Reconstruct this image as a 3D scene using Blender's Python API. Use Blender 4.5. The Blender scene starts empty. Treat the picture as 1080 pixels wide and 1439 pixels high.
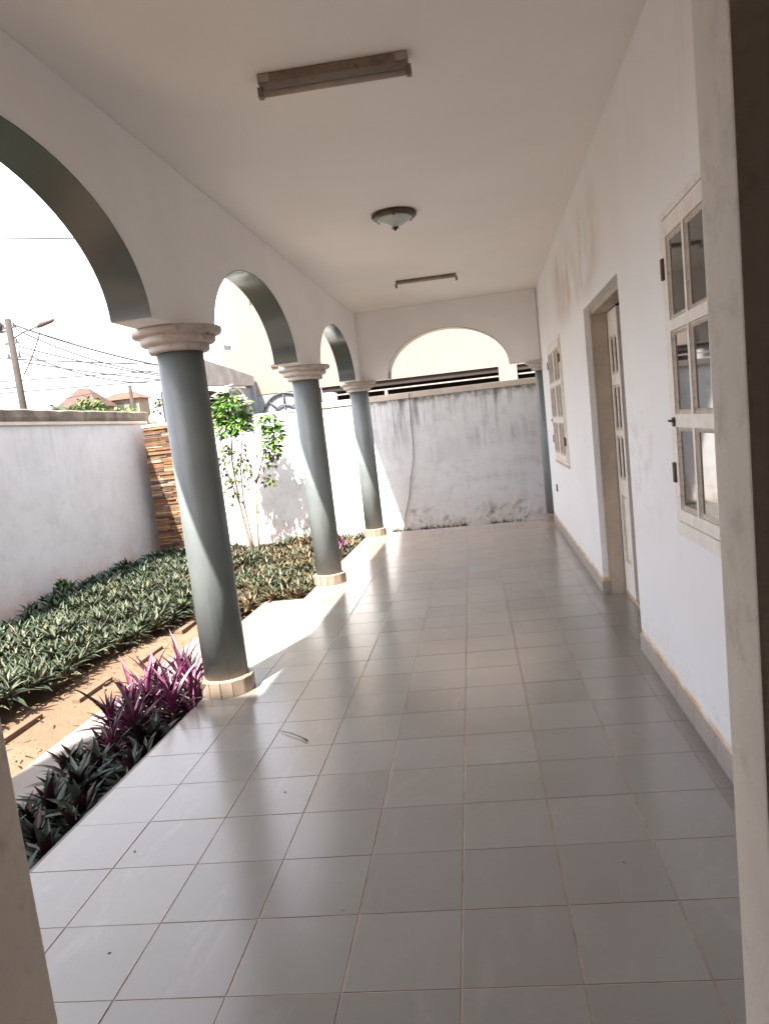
import bpy, bmesh, math, random
from mathutils import Vector, Matrix, noise as mnoise

random.seed(11)
S = bpy.context.scene
COL = S.collection
PI = math.pi

# ------------------------------------------------------------------ camera, sky, sun, exposure
cd = bpy.data.cameras.new("camera")
cam = bpy.data.objects.new("camera", cd)
COL.objects.link(cam)
cd.sensor_fit = 'HORIZONTAL'
cd.sensor_width = 36.0
cd.lens = 35.09
cd.shift_x, cd.shift_y = -0.0248, 0.0219
cd.clip_start, cd.clip_end = 0.05, 900.0


def cam_matrix(yaw, pitch, roll, loc):
    base = Matrix(((1, 0, 0), (0, 0, -1), (0, 1, 0)))
    ca, sa = math.cos(yaw), math.sin(yaw)
    cb, sb = math.cos(pitch), math.sin(pitch)
    cg, sg = math.cos(roll), math.sin(roll)
    ym = Matrix(((ca, sa, 0), (-sa, ca, 0), (0, 0, 1)))
    pm = Matrix(((1, 0, 0), (0, cb, -sb), (0, sb, cb)))
    rm = Matrix(((cg, sg, 0), (-sg, cg, 0), (0, 0, 1)))
    r = rm @ pm @ base @ ym
    m = Matrix((r[0], -r[1], -r[2])).transposed().to_4x4()
    m.translation = loc
    return m


cam.matrix_world = cam_matrix(0.122, 0.1325, 0.1101, (0, 0, 1.526))
S.camera = cam

SUN_TRAVEL = Vector((0.247, 0.74, -1.0)).normalized()
world = bpy.data.worlds.new("World")
S.world = world
world.use_nodes = True
wn = world.node_tree
bg = wn.nodes["Background"]
sky = wn.nodes.new("ShaderNodeTexSky")
sky.sky_type = 'NISHITA'
sky.sun_disc = False
sky.sun_elevation = math.asin(-SUN_TRAVEL.z)
sky.sun_rotation = math.atan2(-SUN_TRAVEL.x, -SUN_TRAVEL.y)
sky.altitude = 50
sky.air_density = 1.0
sky.dust_density = 4.0
sky.ozone_density = 3.0
veil = wn.nodes.new("ShaderNodeMix")      # thin bright cloud veil, the same all over the sky
veil.data_type = 'RGBA'
veil.inputs[0].default_value = 0.8
veil.inputs[7].default_value = (2.05, 1.98, 2.0, 1)
wn.links.new(sky.outputs[0], veil.inputs[6])
wn.links.new(veil.outputs[2], bg.inputs[0])
bg.inputs[1].default_value = 0.15

sl = bpy.data.lights.new("sun", 'SUN')
sl.energy = 2.2
sl.angle = math.radians(0.55)
sl.color = (1.0, 0.95, 0.87)
sun = bpy.data.objects.new("sun", sl)
COL.objects.link(sun)
sun.rotation_euler = SUN_TRAVEL.to_track_quat('-Z', 'Y').to_euler()
sun.location = (-6, -16, 24)

S.view_settings.view_transform = 'Standard'
S.view_settings.look = 'None'
S.view_settings.gamma = 1.0
S.view_settings.use_curve_mapping = False
S.view_settings.exposure = 3.25
S.render.engine = 'CYCLES'
S.cycles.use_denoising = True
S.cycles.max_bounces = 10
S.cycles.diffuse_bounces = 7
S.cycles.glossy_bounces = 4
S.cycles.sample_clamp_indirect = 6.0


# ------------------------------------------------------------------ materials
class N:
    """small wrapper round a node tree"""

    def __init__(self, name):
        self.m = bpy.data.materials.new(name)
        self.m.use_nodes = True
        self.t = self.m.node_tree
        self.b = self.t.nodes["Principled BSDF"]
        self.pos = self.n("ShaderNodeNewGeometry").outputs["Position"]
        self.obj = self.n("ShaderNodeTexCoord").outputs["Object"]

    def n(self, typ, **kw):
        nd = self.t.nodes.new(typ)
        for k, v in kw.items():
            setattr(nd, k, v)
        return nd

    def put(self, sock, v):
        if isinstance(v, bpy.types.NodeSocket):
            self.t.links.new(v, sock)
        elif isinstance(v, (tuple, list)) and len(v) == 3 and sock.type == 'RGBA':
            sock.default_value = (*v, 1)
        else:
            sock.default_value = v

    def noise(self, scale, detail=4, rough=0.55, vec=None, stretch=None, dist=0.0):
        v = vec or self.obj
        if stretch:
            mp = self.n("ShaderNodeMapping")
            mp.inputs["Scale"].default_value = stretch
            self.t.links.new(v, mp.inputs[0])
            v = mp.outputs[0]
        nd = self.n("ShaderNodeTexNoise")
        self.t.links.new(v, nd.inputs["Vector"])
        nd.inputs["Scale"].default_value = scale
        nd.inputs["Detail"].default_value = detail
        nd.inputs["Roughness"].default_value = rough
        nd.inputs["Distortion"].default_value = dist
        return nd.outputs[0]

    def rng(self, v, a, b, c=0.0, d=1.0, smooth=True):
        nd = self.n("ShaderNodeMapRange")
        nd.interpolation_type = 'SMOOTHSTEP' if smooth else 'LINEAR'
        self.put(nd.inputs[0], v)
        for i, x in enumerate((a, b, c, d)):
            nd.inputs[i + 1].default_value = x
        return nd.outputs[0]

    def math(self, op, a, b=0.0):
        nd = self.n("ShaderNodeMath", operation=op)
        self.put(nd.inputs[0], a)
        self.put(nd.inputs[1], b)
        return nd.outputs[0]

    def mul(self, *a):
        r = a[0]
        for x in a[1:]:
            r = self.math('MULTIPLY', r, x)
        return r

    def mix(self, f, a, b):
        nd = self.n("ShaderNodeMix", data_type='RGBA')
        self.put(nd.inputs[0], f)
        self.put(nd.inputs[6], a)
        self.put(nd.inputs[7], b)
        return nd.outputs[2]

    def ramp(self, f, stops):
        nd = self.n("ShaderNodeValToRGB")
        self.put(nd.inputs[0], f)
        e = nd.color_ramp.elements
        while len(e) < len(stops):
            e.new(0.5)
        for el, (p, c) in zip(e, stops):
            el.position = p
            el.color = (*c, 1)
        return nd.outputs[0]

    def xyz(self, v=None):
        nd = self.n("ShaderNodeSeparateXYZ")
        self.t.links.new(v or self.pos, nd.inputs[0])
        return nd.outputs

    def bump(self, h, strength=0.3, dist=0.01):
        nd = self.n("ShaderNodeBump")
        nd.inputs["Strength"].default_value = strength
        nd.inputs["Distance"].default_value = dist
        self.put(nd.inputs["Height"], h)
        self.t.links.new(nd.outputs[0], self.b.inputs["Normal"])

    def done(self, color, rough=0.6, metal=0.0, spec=0.5):
        self.put(self.b.inputs["Base Color"], color)
        self.put(self.b.inputs["Roughness"], rough)
        self.b.inputs["Metallic"].default_value = metal
        self.b.inputs["Specular IOR Level"].default_value = spec
        return self.m


def plain(name, c, rough=0.6, var=0.12, scale=6.0, bump=0.0, bscale=60, metal=0.0, spec=0.5, dirt=None, dirt_amt=0.4):
    n = N(name)
    f = n.noise(scale, 5)
    col = n.mix(n.rng(f, 0.3, 0.7), tuple(x * (1 - var) for x in c), tuple(min(1, x * (1 + var)) for x in c))
    if dirt:
        g = n.noise(scale * 2.3, 6, 0.7)
        col = n.mix(n.mul(n.rng(g, 0.5, 0.72), dirt_amt), col, dirt)
    if bump:
        n.bump(n.noise(bscale, 4), bump, 0.004)
    return n.done(col, rough, metal, spec)


def house_wall_mat():
    n = N("white_wall_paint")
    x, y, z = n.xyz()
    c = n.mix(n.rng(n.noise(2.0, 4), 0.3, 0.7), (0.87, 0.865, 0.86), (0.90, 0.895, 0.89))
    # damp stain under the ceiling, past the door
    my = n.mul(n.rng(y, 4.9, 6.2), n.rng(y, 8.8, 7.3))
    mz = n.mul(n.rng(z, 2.25, 2.55), n.rng(z, 3.15, 2.85))
    st = n.rng(n.noise(1.5, 6, 0.62, stretch=(1, 1, 0.5), dist=0.3), 0.36, 0.62)
    c = n.mix(n.mul(my, mz, st, 0.85), c, (0.52, 0.36, 0.26))
    # scuffs by the door and the windows
    sc = n.rng(n.noise(3.2, 7, 0.7, stretch=(1, 1, 0.6)), 0.58, 0.75)
    c = n.mix(n.mul(sc, n.rng(z, 2.0, 0.6), 0.34), c, (0.55, 0.44, 0.38))
    hand = n.mul(n.rng(y, 3.55, 4.3), n.rng(y, 4.9, 4.6), n.rng(z, 0.7, 1.1), n.rng(z, 1.7, 1.3), n.rng(n.noise(7, 6, 0.7), 0.48, 0.66), 0.35)
    c = n.mix(hand, c, (0.50, 0.42, 0.36))
    run = n.mul(n.rng(n.noise(8, 5, 0.7, stretch=(1, 1, 0.05)), 0.56, 0.72), n.rng(z, 0.8, 3.0), 0.18)
    c = n.mix(run, c, (0.55, 0.47, 0.41))
    splash = n.mul(n.rng(z, 0.42, 0.12), n.rng(n.noise(24, 6, 0.75), 0.5, 0.64), 0.3)
    c = n.mix(splash, c, (0.56, 0.42, 0.30))
    # orange dust just above the skirting
    dz = n.mul(n.rng(z, 0.150, 0.118), n.rng(n.noise(5.0, 5, 0.6, stretch=(1, 1, 3)), 0.28, 0.6))
    c = n.mix(n.mul(dz, 0.9), c, (0.66, 0.40, 0.17))
    n.bump(n.noise(90, 4), 0.08, 0.003)
    return n.done(c, 0.55)


def boundary_mat(name, base=(0.74, 0.745, 0.745), zt=2.0, mold=0.9, damp=(0.62, 0.47, 0.40), dampz=0.5, low=0.7):
    n = N(name)
    x, y, z = n.xyz()
    c = n.mix(n.rng(n.noise(1.3, 6, 0.65), 0.35, 0.65), tuple(v * 0.9 for v in base), base)
    c = n.mix(n.mul(n.rng(n.noise(4.5, 7, 0.7), 0.48, 0.72), 0.25 + 0.35 * mold), c, tuple(v * 0.62 for v in base))
    c = n.mix(n.mul(n.rng(n.noise(14, 6, 0.75, dist=0.6), 0.56, 0.7), 0.3 * mold), c, tuple(v * 0.4 for v in base))
    c = n.mix(n.mul(n.rng(z, dampz, -0.3), n.rng(n.noise(2.2, 6, 0.65), 0.36, 0.62), low), c, damp)
    marks = n.mul(n.rng(n.noise(6.0, 6, 0.7, stretch=(1, 1, 0.22)), 0.60, 0.74), n.rng(n.noise(0.8, 3), 0.4, 0.62), 0.5)
    c = n.mix(marks, c, tuple(v * 0.55 for v in base))
    # black streaks that run down from the coping
    top = n.rng(z, zt - 1.15, zt)
    streak = n.rng(n.noise(9.0, 5, 0.7, stretch=(1, 1, 0.06)), 0.44, 0.66)
    wide = n.rng(n.noise(1.0, 3), 0.36, 0.6)
    c = n.mix(n.mul(top, streak, wide, mold), c, (0.11, 0.11, 0.10))
    rim = n.mul(n.rng(z, zt - 0.13, zt), n.rng(n.noise(9, 6, 0.7), 0.4, 0.6), mold)
    c = n.mix(rim, c, (0.13, 0.125, 0.11))
    # mould near the ground
    lowm = n.mul(n.rng(z, 0.55, -0.15), n.rng(n.noise(3.4, 8, 0.75, dist=0.5), 0.52, 0.66), mold)
    c = n.mix(lowm, c, (0.2, 0.195, 0.18))
    n.bump(n.noise(28, 7, 0.7), 0.35, 0.008)
    return n.done(c, 0.85, spec=0.25)


def tile_mat():
    n = N("glazed_floor_tile")
    oi = n.n("ShaderNodeObjectInfo")
    rnd = oi.outputs["Random"]
    x, y, z = n.xyz()
    a = n.mix(rnd, (0.225, 0.210, 0.190), (0.268, 0.252, 0.230))
    g = n.noise(1.3, 3, 0.5, vec=n.pos)
    a = n.mix(n.mul(n.rng(g, 0.3, 0.8), 0.45), a, (0.195, 0.168, 0.14))
    # dust gathers towards the far end of the veranda
    far = n.mul(n.rng(y, 5.0, 11.0), n.rng(n.noise(1.1, 4, 0.6, vec=n.pos), 0.15, 0.6), 0.75)
    a = n.mix(far, a, (0.36, 0.265, 0.19))
    # faint mop marks and dried splashes
    mop = n.mul(n.rng(n.noise(6.0, 6, 0.7, vec=n.pos, stretch=(1, 0.35, 1), dist=0.8), 0.52, 0.7), 0.22)
    a = n.mix(mop, a, (0.36, 0.33, 0.29))
    fine = n.mul(n.rng(n.noise(38, 5, 0.7, vec=n.pos), 0.5, 0.7), 0.14)
    a = n.mix(fine, a, (0.19, 0.165, 0.14))
    spk = n.rng(n.noise(55, 2, 0.5, vec=n.pos), 0.735, 0.76)
    a = n.mix(n.mul(spk, 0.5), a, (0.2, 0.15, 0.12))
    r = n.rng(rnd, 0.0, 1.0, 0.19, 0.225, smooth=False)
    return n.done(a, r, spec=0.55)


def leaf_mat(name, stops, under, rough=0.42, zone=None):
    n = N(name)
    g = n.n("ShaderNodeNewGeometry")
    c = n.ramp(g.outputs["Random Per Island"], stops)
    if zone:
        z0, zc, amt, sc = zone
        c = n.mix(n.mul(n.rng(n.noise(sc, 3, 0.5, vec=n.pos), 0.46, 0.6), amt), c, zc)
    c = n.mix(n.mul(n.rng(n.noise(40, 3), 0.4, 0.7), 0.35), c, tuple(v * 0.6 for v in stops[0][1]))
    c = n.mix(g.outputs["Backfacing"], c, under)
    n.b.inputs["Transmission Weight"].default_value = 0.0
    n.b.inputs["Subsurface Weight"].default_value = 0.0
    return n.done(c, rough, spec=0.4)


M = {}
M['wall'] = house_wall_mat()
M['arch'] = plain("white_arch_paint", (0.86, 0.845, 0.825), 0.6, 0.03, 1.5, 0.06, 70)
M['ceil'] = plain("ceiling_paint", (0.85, 0.815, 0.77), 0.7, 0.03, 0.8, 0.04, 40)
M['grey'] = plain("grey_gloss_paint", (0.14, 0.163, 0.161), 0.40, 0.09, 3.0, 0.10, 14, dirt=(0.12, 0.13, 0.12), dirt_amt=0.45)
def column_mat():
    n = N("grey_column_paint")
    c = n.mix(n.rng(n.noise(3.0, 5), 0.3, 0.7), (0.142, 0.161, 0.159), (0.168, 0.188, 0.186))
    run = n.rng(n.noise(22, 5, 0.65, stretch=(1, 1, 0.06)), 0.5, 0.72)
    c = n.mix(n.mul(run, 0.45), c, (0.085, 0.095, 0.09))
    x, y, z = n.xyz()
    sp = n.mul(n.rng(z, 0.45, 0.1), n.rng(n.noise(30, 6, 0.7), 0.5, 0.66), 0.5)
    c = n.mix(sp, c, (0.20, 0.15, 0.11))
    h = n.math('ADD', n.noise(9, 3), n.mul(n.noise(60, 4, 0.7, stretch=(1, 1, 0.2)), 0.3))
    n.bump(h, 0.12, 0.01)
    return n.done(c, n.rng(n.noise(7, 4), 0.3, 0.7, 0.33, 0.5))


M['column'] = column_mat()
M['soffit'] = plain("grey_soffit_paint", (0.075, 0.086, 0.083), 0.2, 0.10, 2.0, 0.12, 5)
M['cap'] = plain("capital_plaster", (0.52, 0.465, 0.42), 0.65, 0.10, 7, 0.2, 60, dirt=(0.27, 0.17, 0.125), dirt_amt=0.9)
M['basetile'] = plain("base_tile_glaze", (0.24, 0.185, 0.145), 0.35, 0.10, 7)
M['jamb'] = plain("cream_rough_paint", (0.80, 0.715, 0.60), 0.7, 0.04, 5, 0.25, 110, dirt=(0.36, 0.27, 0.2), dirt_amt=0.35)
M['hall'] = plain("hall_brown_paint", (0.34, 0.24, 0.165), 0.8, 0.1, 2)
M['wood'] = plain("cream_wood_paint", (0.86, 0.80, 0.73), 0.5, 0.05, 7, 0.10, 50, dirt=(0.50, 0.33, 0.22), dirt_amt=0.3)
M['mould'] = plain("moulding_paint", (0.62, 0.53, 0.44), 0.5, 0.10, 14, dirt=(0.30, 0.16, 0.09), dirt_amt=0.7)
M['doorframe'] = plain("shaded_frame_paint", (0.50, 0.42, 0.335), 0.55, 0.08, 5, 0.1, 50, dirt=(0.33, 0.21, 0.13), dirt_amt=0.4)  # frame wood darkened, shade of its viewer-facing side put into the colour
M['doorglass'] = plain("dusty_dark_door_glass", (0.022, 0.016, 0.012), 0.35, 0.1, 3, spec=0.12)
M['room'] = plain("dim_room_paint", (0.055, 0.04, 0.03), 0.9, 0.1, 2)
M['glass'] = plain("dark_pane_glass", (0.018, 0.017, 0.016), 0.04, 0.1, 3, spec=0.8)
M['rust'] = plain("rusty_iron", (0.10, 0.06, 0.045), 0.7, 0.3, 30, metal=0.3)
M['tile'] = tile_mat()
M['grout'] = plain("brown_grout", (0.50, 0.34, 0.24), 0.9, 0.25, 6, 0.2, 80, dirt=(0.16, 0.095, 0.06), dirt_amt=0.6)
M['skirt'] = plain("skirting_tile_glaze", (0.37, 0.335, 0.30), 0.35, 0.10, 5)
M['cement'] = plain("pale_cement", (0.19, 0.17, 0.153), 0.75, 0.07, 3, 0.2, 50, dirt=(0.17, 0.125, 0.095), dirt_amt=0.6)
M['back'] = boundary_mat("stained_boundary_plaster")
M['left'] = boundary_mat("lilac_boundary_plaster", base=(0.575, 0.57, 0.58), zt=2.25, mold=0.22, damp=(0.50, 0.36, 0.32), dampz=0.45, low=0.9)
M['coping_cream'] = plain("cream_coping", (0.55, 0.475, 0.40), 0.8, 0.08, 4, 0.2, 40, dirt=(0.4, 0.3, 0.25), dirt_amt=0.4)
M['coping'] = plain("weathered_concrete", (0.15, 0.125, 0.10), 0.95, 0.35, 4, 0.6, 30, dirt=(0.028, 0.025, 0.02), dirt_amt=0.9)
M['concrete'] = plain("grey_concrete", (0.30, 0.29, 0.28), 0.9, 0.2, 2.5, 0.4, 25, dirt=(0.24, 0.23, 0.2), dirt_amt=0.6)
M['edge'] = plain("tan_edging_concrete", (0.145, 0.092, 0.06), 0.9, 0.15, 10, 0.4, 60)
M['facade'] = plain("cream_facade_paint", (0.195, 0.16, 0.131), 0.8, 0.05, 0.7, 0.1, 20, dirt=(0.19, 0.14, 0.105), dirt_amt=0.5)
M['dado'] = plain("grey_dado_paint", (0.17, 0.18, 0.205), 0.7, 0.08, 2)
M['gatepaint'] = plain("blue_grey_gate_paint", (0.16, 0.185, 0.215), 0.45, 0.07, 2)
M['palebar'] = plain("pale_gate_bar_paint", (0.52, 0.56, 0.6), 0.5, 0.05, 2)
M['iron'] = plain("dark_wrought_iron", (0.05, 0.055, 0.065), 0.5, 0.2, 10)
M['brown'] = plain("dark_brown_timber", (0.016, 0.0095, 0.008), 0.8, 0.2, 2)
M['rail'] = plain("pale_rail_paint", (0.22, 0.19, 0.17), 0.5, 0.05, 2)
M['batten'] = plain("dirty_batten_metal", (0.21, 0.155, 0.11), 0.55, 0.15, 9, dirt=(0.10, 0.07, 0.05), dirt_amt=0.8)
M['tube'] = plain("dusty_tube_glass", (0.36, 0.30, 0.25), 0.35, 0.08, 12)
M['bronze'] = plain("dark_bronze_metal", (0.09, 0.068, 0.05), 0.45, 0.2, 20, metal=0.5)
M['frost'] = plain("frosted_lamp_glass", (0.50, 0.55, 0.53), 0.28, 0.05, 6)
M['black'] = plain("black_cable_sheath", (0.03, 0.03, 0.032), 0.6, 0.1, 4)
M['twig'] = plain("dry_twig_bark", (0.18, 0.12, 0.08), 0.9, 0.2, 40)
M['bark'] = plain("pale_bark", (0.19, 0.14, 0.10), 0.9, 0.2, 12, 0.3, 60)
M['flower'] = plain("white_petals", (0.82, 0.80, 0.76), 0.6, 0.05, 10)
M['pole'] = plain("weathered_pole_timber", (0.038, 0.032, 0.028), 0.9, 0.15, 3)
M['lampgrey'] = plain("street_lamp_metal", (0.05, 0.047, 0.047), 0.5, 0.1, 5)
M['roofbrown'] = plain("brown_roof_sheet", (0.075, 0.04, 0.028), 0.8, 0.2, 0.8)
M['roofred'] = plain("red_roof_sheet", (0.16, 0.05, 0.03), 0.8, 0.12, 0.8)
M['farwall'] = plain("far_house_plaster", (0.18, 0.15, 0.12), 0.9, 0.1, 0.5)
M['farwin'] = plain("far_window_glass", (0.05, 0.055, 0.06), 0.2, 0.1, 1)
M['ornament'] = plain("pale_ornament_plaster", (0.72, 0.66, 0.62), 0.7, 0.08, 20)


def ground_mat():
    n = N("sandy_garden_soil")
    c = n.mix(n.rng(n.noise(1.6, 6, 0.6), 0.35, 0.65), (0.165, 0.108, 0.07), (0.20, 0.136, 0.09))
    c = n.mix(n.mul(n.rng(n.noise(26, 5, 0.7), 0.5, 0.68), 0.35), c, (0.11, 0.066, 0.04))
    h = n.math('ADD', n.noise(7, 6, 0.6), n.mul(n.noise(60, 4, 0.7), 0.35))
    n.bump(h, 0.8, 0.03)
    return n.done(c, 0.95, spec=0.15)


M['ground'] = ground_mat()
M['soil'] = plain("dark_bed_soil", (0.075, 0.05, 0.035), 0.95, 0.3, 14, 0.6, 50)

stones = []
for i, c in enumerate([(0.155, 0.072, 0.032), (0.19, 0.105, 0.055), (0.10, 0.05, 0.028), (0.05, 0.03, 0.022), (0.25, 0.18, 0.125),
                       (0.14, 0.07, 0.042), (0.085, 0.055, 0.042), (0.17, 0.095, 0.035)]):
    stones.append(plain("ledge_stone_%d" % i, c, 0.85, 0.22, 9, 0.5, 60))

M['leaf_left'] = leaf_mat("rhoeo_leaf_cream_green",
                          [(0.0, (0.014, 0.026, 0.012)), (0.4, (0.030, 0.046, 0.02)), (0.75, (0.065, 0.08, 0.04)), (0.93, (0.115, 0.125, 0.07)), (1.0, (0.10, 0.075, 0.035))],
                          (0.06, 0.05, 0.035), 0.55)
M['leaf_wall'] = leaf_mat("shaded_green_groundcover",  # leaf greens darkened, the left wall's shade painted into them
                          [(0.0, (0.012, 0.03, 0.017)), (0.5, (0.022, 0.048, 0.025)), (1.0, (0.045, 0.075, 0.04))], (0.05, 0.07, 0.04), 0.5)
M['leaf_back'] = leaf_mat("rhoeo_leaf_mixed",
                          [(0.0, (0.014, 0.024, 0.012)), (0.3, (0.032, 0.055, 0.022)), (0.6, (0.06, 0.075, 0.037)), (0.85, (0.125, 0.105, 0.055)), (1.0, (0.085, 0.03, 0.017))],
                          (0.085, 0.04, 0.027), 0.45, zone=(0, (0.17, 0.115, 0.055), 0.6, 0.9))
M['leaf_near'] = leaf_mat("rhoeo_leaf_dark",
                          [(0.0, (0.010, 0.019, 0.012)), (0.5, (0.019, 0.034, 0.021)), (0.8, (0.042, 0.06, 0.042)), (0.93, (0.045, 0.014, 0.016)), (1.0, (0.045, 0.010, 0.013))],
                          (0.035, 0.012, 0.018), 0.38)
M['leaf_purple'] = leaf_mat("rhoeo_leaf_purple",
                            [(0.0, (0.06, 0.012, 0.036)), (0.35, (0.14, 0.03, 0.085)), (0.65, (0.27, 0.08, 0.17)), (0.85, (0.38, 0.20, 0.27)), (1.0, (0.16, 0.13, 0.10))],
                            (0.20, 0.03, 0.12), 0.4)
for i, c in enumerate([(0.035, 0.010, 0.020), (0.10, 0.02, 0.057), (0.22, 0.075, 0.135), (0.38, 0.25, 0.29), (0.10, 0.075, 0.065)]):
    nn = N("purple_leaf_%d" % i)
    gg = nn.n("ShaderNodeNewGeometry")
    cc = nn.mix(nn.rng(nn.noise(18, 4, stretch=(1, 1, 0.2)), 0.35, 0.65), c, tuple(v * 0.6 for v in c))
    cc = nn.mix(gg.outputs["Backfacing"], cc, (0.16, 0.025, 0.09))
    M['pl%d' % i] = nn.done(cc, 0.4, spec=0.4)
M['leaf_tree'] = leaf_mat("sapling_leaf",
                          [(0.0, (0.03, 0.09, 0.012)), (0.45, (0.075, 0.18, 0.022)), (0.8, (0.14, 0.26, 0.045)), (1.0, (0.22, 0.27, 0.07))],
                          (0.07, 0.14, 0.03), 0.4)
M['leaf_low'] = leaf_mat("sapling_leaf_yellowing",
                         [(0.0, (0.03, 0.045, 0.015)), (0.5, (0.09, 0.115, 0.028)), (1.0, (0.17, 0.17, 0.055))], (0.10, 0.11, 0.035), 0.45)
M['leaf_far'] = leaf_mat("far_tree_leaf", [(0.0, (0.03, 0.08, 0.02)), (0.6, (0.08, 0.17, 0.045)), (1.0, (0.17, 0.25, 0.07))], (0.08, 0.14, 0.04), 0.6)
M['leaf_banana'] = leaf_mat("banana_leaf", [(0.0, (0.10, 0.22, 0.04)), (1.0, (0.30, 0.38, 0.10))], (0.16, 0.26, 0.07), 0.5)
M['leaf_palm'] = leaf_mat("palm_frond", [(0.0, (0.03, 0.06, 0.035)), (1.0, (0.07, 0.11, 0.06))], (0.05, 0.08, 0.04), 0.5)
M['weed'] = leaf_mat("weed_blades", [(0.0, (0.02, 0.035, 0.015)), (1.0, (0.08, 0.10, 0.05))], (0.04, 0.05, 0.03), 0.7)


# ------------------------------------------------------------------ mesh helpers
class MB:
    def __init__(self):
        self.v, self.f, self.s = [], [], []

    def quad(self, *ps, smooth=False):
        i = len(self.v)
        self.v += [tuple(p) for p in ps]
        self.f.append(tuple(range(i, i + len(ps))))
        self.s.append(smooth)

    def box(self, x0, x1, y0, y1, z0, z1):
        i = len(self.v)
        self.v += [(x, y, z) for z in (z0, z1) for y in (y0, y1) for x in (x0, x1)]
        for q in ((0, 2, 3, 1), (4, 5, 7, 6), (0, 1, 5, 4), (2, 6, 7, 3), (0, 4, 6, 2), (1, 3, 7, 5)):
            self.f.append(tuple(i + k for k in q))
            self.s.append(False)
        return self

    def prism(self, pts, z0, z1):
        """convex polygon pts (x,y), counter-clockwise, extruded up"""
        n = len(pts)
        i = len(self.v)
        self.v += [(x, y, z0) for x, y in pts] + [(x, y, z1) for x, y in pts]
        self.f.append(tuple(i + k for k in reversed(range(n))))
        self.f.append(tuple(i + n + k for k in range(n)))
        self.s += [False, False]
        for k in range(n):
            j = (k + 1) % n
            self.f.append((i + k, i + j, i + n + j, i + n + k))
            self.s.append(False)
        return self

    def lathe(self, prof, seg=32, cx=0, cy=0, smooth=True, a0=0.0, a1=2 * PI, close=True):
        full = abs(a1 - a0 - 2 * PI) < 1e-6
        i = len(self.v)
        cnt = seg if full else seg + 1
        for r, z in prof:
            for k in range(cnt):
                a = a0 + (a1 - a0) * k / seg
                self.v.append((cx + r * math.cos(a), cy + r * math.sin(a), z))
        for p in range(len(prof) - 1):
            for k in range(seg):
                k2 = (k + 1) % cnt if full else k + 1
                self.f.append((i + p * cnt + k, i + p * cnt + k2, i + (p + 1) * cnt + k2, i + (p + 1) * cnt + k))
                self.s.append(smooth)
        if close and full:
            self.f.append(tuple(i + k for k in reversed(range(cnt))))
            self.f.append(tuple(i + (len(prof) - 1) * cnt + k for k in range(cnt)))
            self.s += [False, False]
        return self

    def tube(self, pts, radii, seg=8):
        pts = [Vector(p) for p in pts]
        if not isinstance(radii, (list, tuple)):
            radii = [radii] * len(pts)
        i = len(self.v)
        up = Vector((0, 0, 1))
        for k, p in enumerate(pts):
            t = (pts[min(k + 1, len(pts) - 1)] - pts[max(k - 1, 0)]).normalized()
            a = t.cross(up if abs(t.z) < 0.95 else Vector((1, 0, 0))).normalized()
            b = t.cross(a)
            for s in range(seg):
                w = 2 * PI * s / seg
                self.v.append(tuple(p + radii[k] * (math.cos(w) * a + math.sin(w) * b)))
        for k in range(len(pts) - 1):
            for s in range(seg):
                t = (s + 1) % seg
                self.f.append((i + k * seg + s, i + k * seg + t, i + (k + 1) * seg + t, i + (k + 1) * seg + s))
                self.s.append(True)
        self.f.append(tuple(i + s for s in reversed(range(seg))))
        self.f.append(tuple(i + (len(pts) - 1) * seg + s for s in range(seg)))
        self.s += [False, False]
        return self

    def mesh(self, name, mat, fix=True, bevel=0.0):
        me = bpy.data.meshes.new(name)
        me.from_pydata(self.v, [], self.f)
        me.polygons.foreach_set("use_smooth", self.s)
        if fix or bevel:
            bm = bmesh.new()
            bm.from_mesh(me)
            if bevel:
                es = [e for e in bm.edges if len(e.link_faces) == 2 and e.calc_face_angle(0) > 0.6]
                bmesh.ops.bevel(bm, geom=es, offset=bevel, segments=2, affect='EDGES', profile=0.6)
            if fix:
                bmesh.ops.recalc_face_normals(bm, faces=bm.faces)
            bm.to_mesh(me)
            bm.free()
        me.materials.append(mat)
        return me


def link(name, me, parent=None, loc=(0, 0, 0), rot=(0, 0, 0), scale=None):
    o = bpy.data.objects.new(name, me)
    COL.objects.link(o)
    o.location = loc
    o.rotation_euler = rot
    if scale is not None:
        o.scale = scale if isinstance(scale, (tuple, list)) else (scale,) * 3
    if parent:
        o.parent = parent
    return o


def part(name, mb, mat, parent, loc=(0, 0, 0), rot=(0, 0, 0), fix=True, bevel=0.0):
    return link(name, mb.mesh(name, mat, fix, bevel), parent, loc, rot)


def tag(o, label=None, cat=None, group=None, kind=None):
    if label:
        o['label'] = label
    if cat:
        o['category'] = cat
    if group:
        o['group'] = group
    if kind or cat:
        o['kind'] = kind or 'thing'
    return o


def thing(name, label, cat, loc=(0, 0, 0), rot=(0, 0, 0), group=None):
    return tag(link(name, None, None, loc, rot), label, cat, group, 'thing')


def strip_wall(mb, curve, z1, thick):
    """wall whose underside follows curve [(u, z)...] from left to right"""
    n = len(curve)
    for k in range(n - 1):
        (u0, a), (u1, b) = curve[k], curve[k + 1]
        if u1 - u0 > 1e-6:
            mb.quad((u0, 0, a), (u1, 0, b), (u1, 0, z1), (u0, 0, z1))
            mb.quad((u0, thick, a), (u0, thick, z1), (u1, thick, z1), (u1, thick, b))
            mb.quad((u0, 0, z1), (u1, 0, z1), (u1, thick, z1), (u0, thick, z1))
        mb.quad((u0, 0, a), (u0, thick, a), (u1, thick, b), (u1, 0, b))
    for u, a, fl_ in ((curve[0][0], curve[0][1], 0), (curve[-1][0], curve[-1][1], 1)):
        q = [(u, 0, a), (u, 0, z1), (u, thick, z1), (u, thick, a)]
        mb.quad(*(q if not fl_ else q[::-1]))


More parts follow.
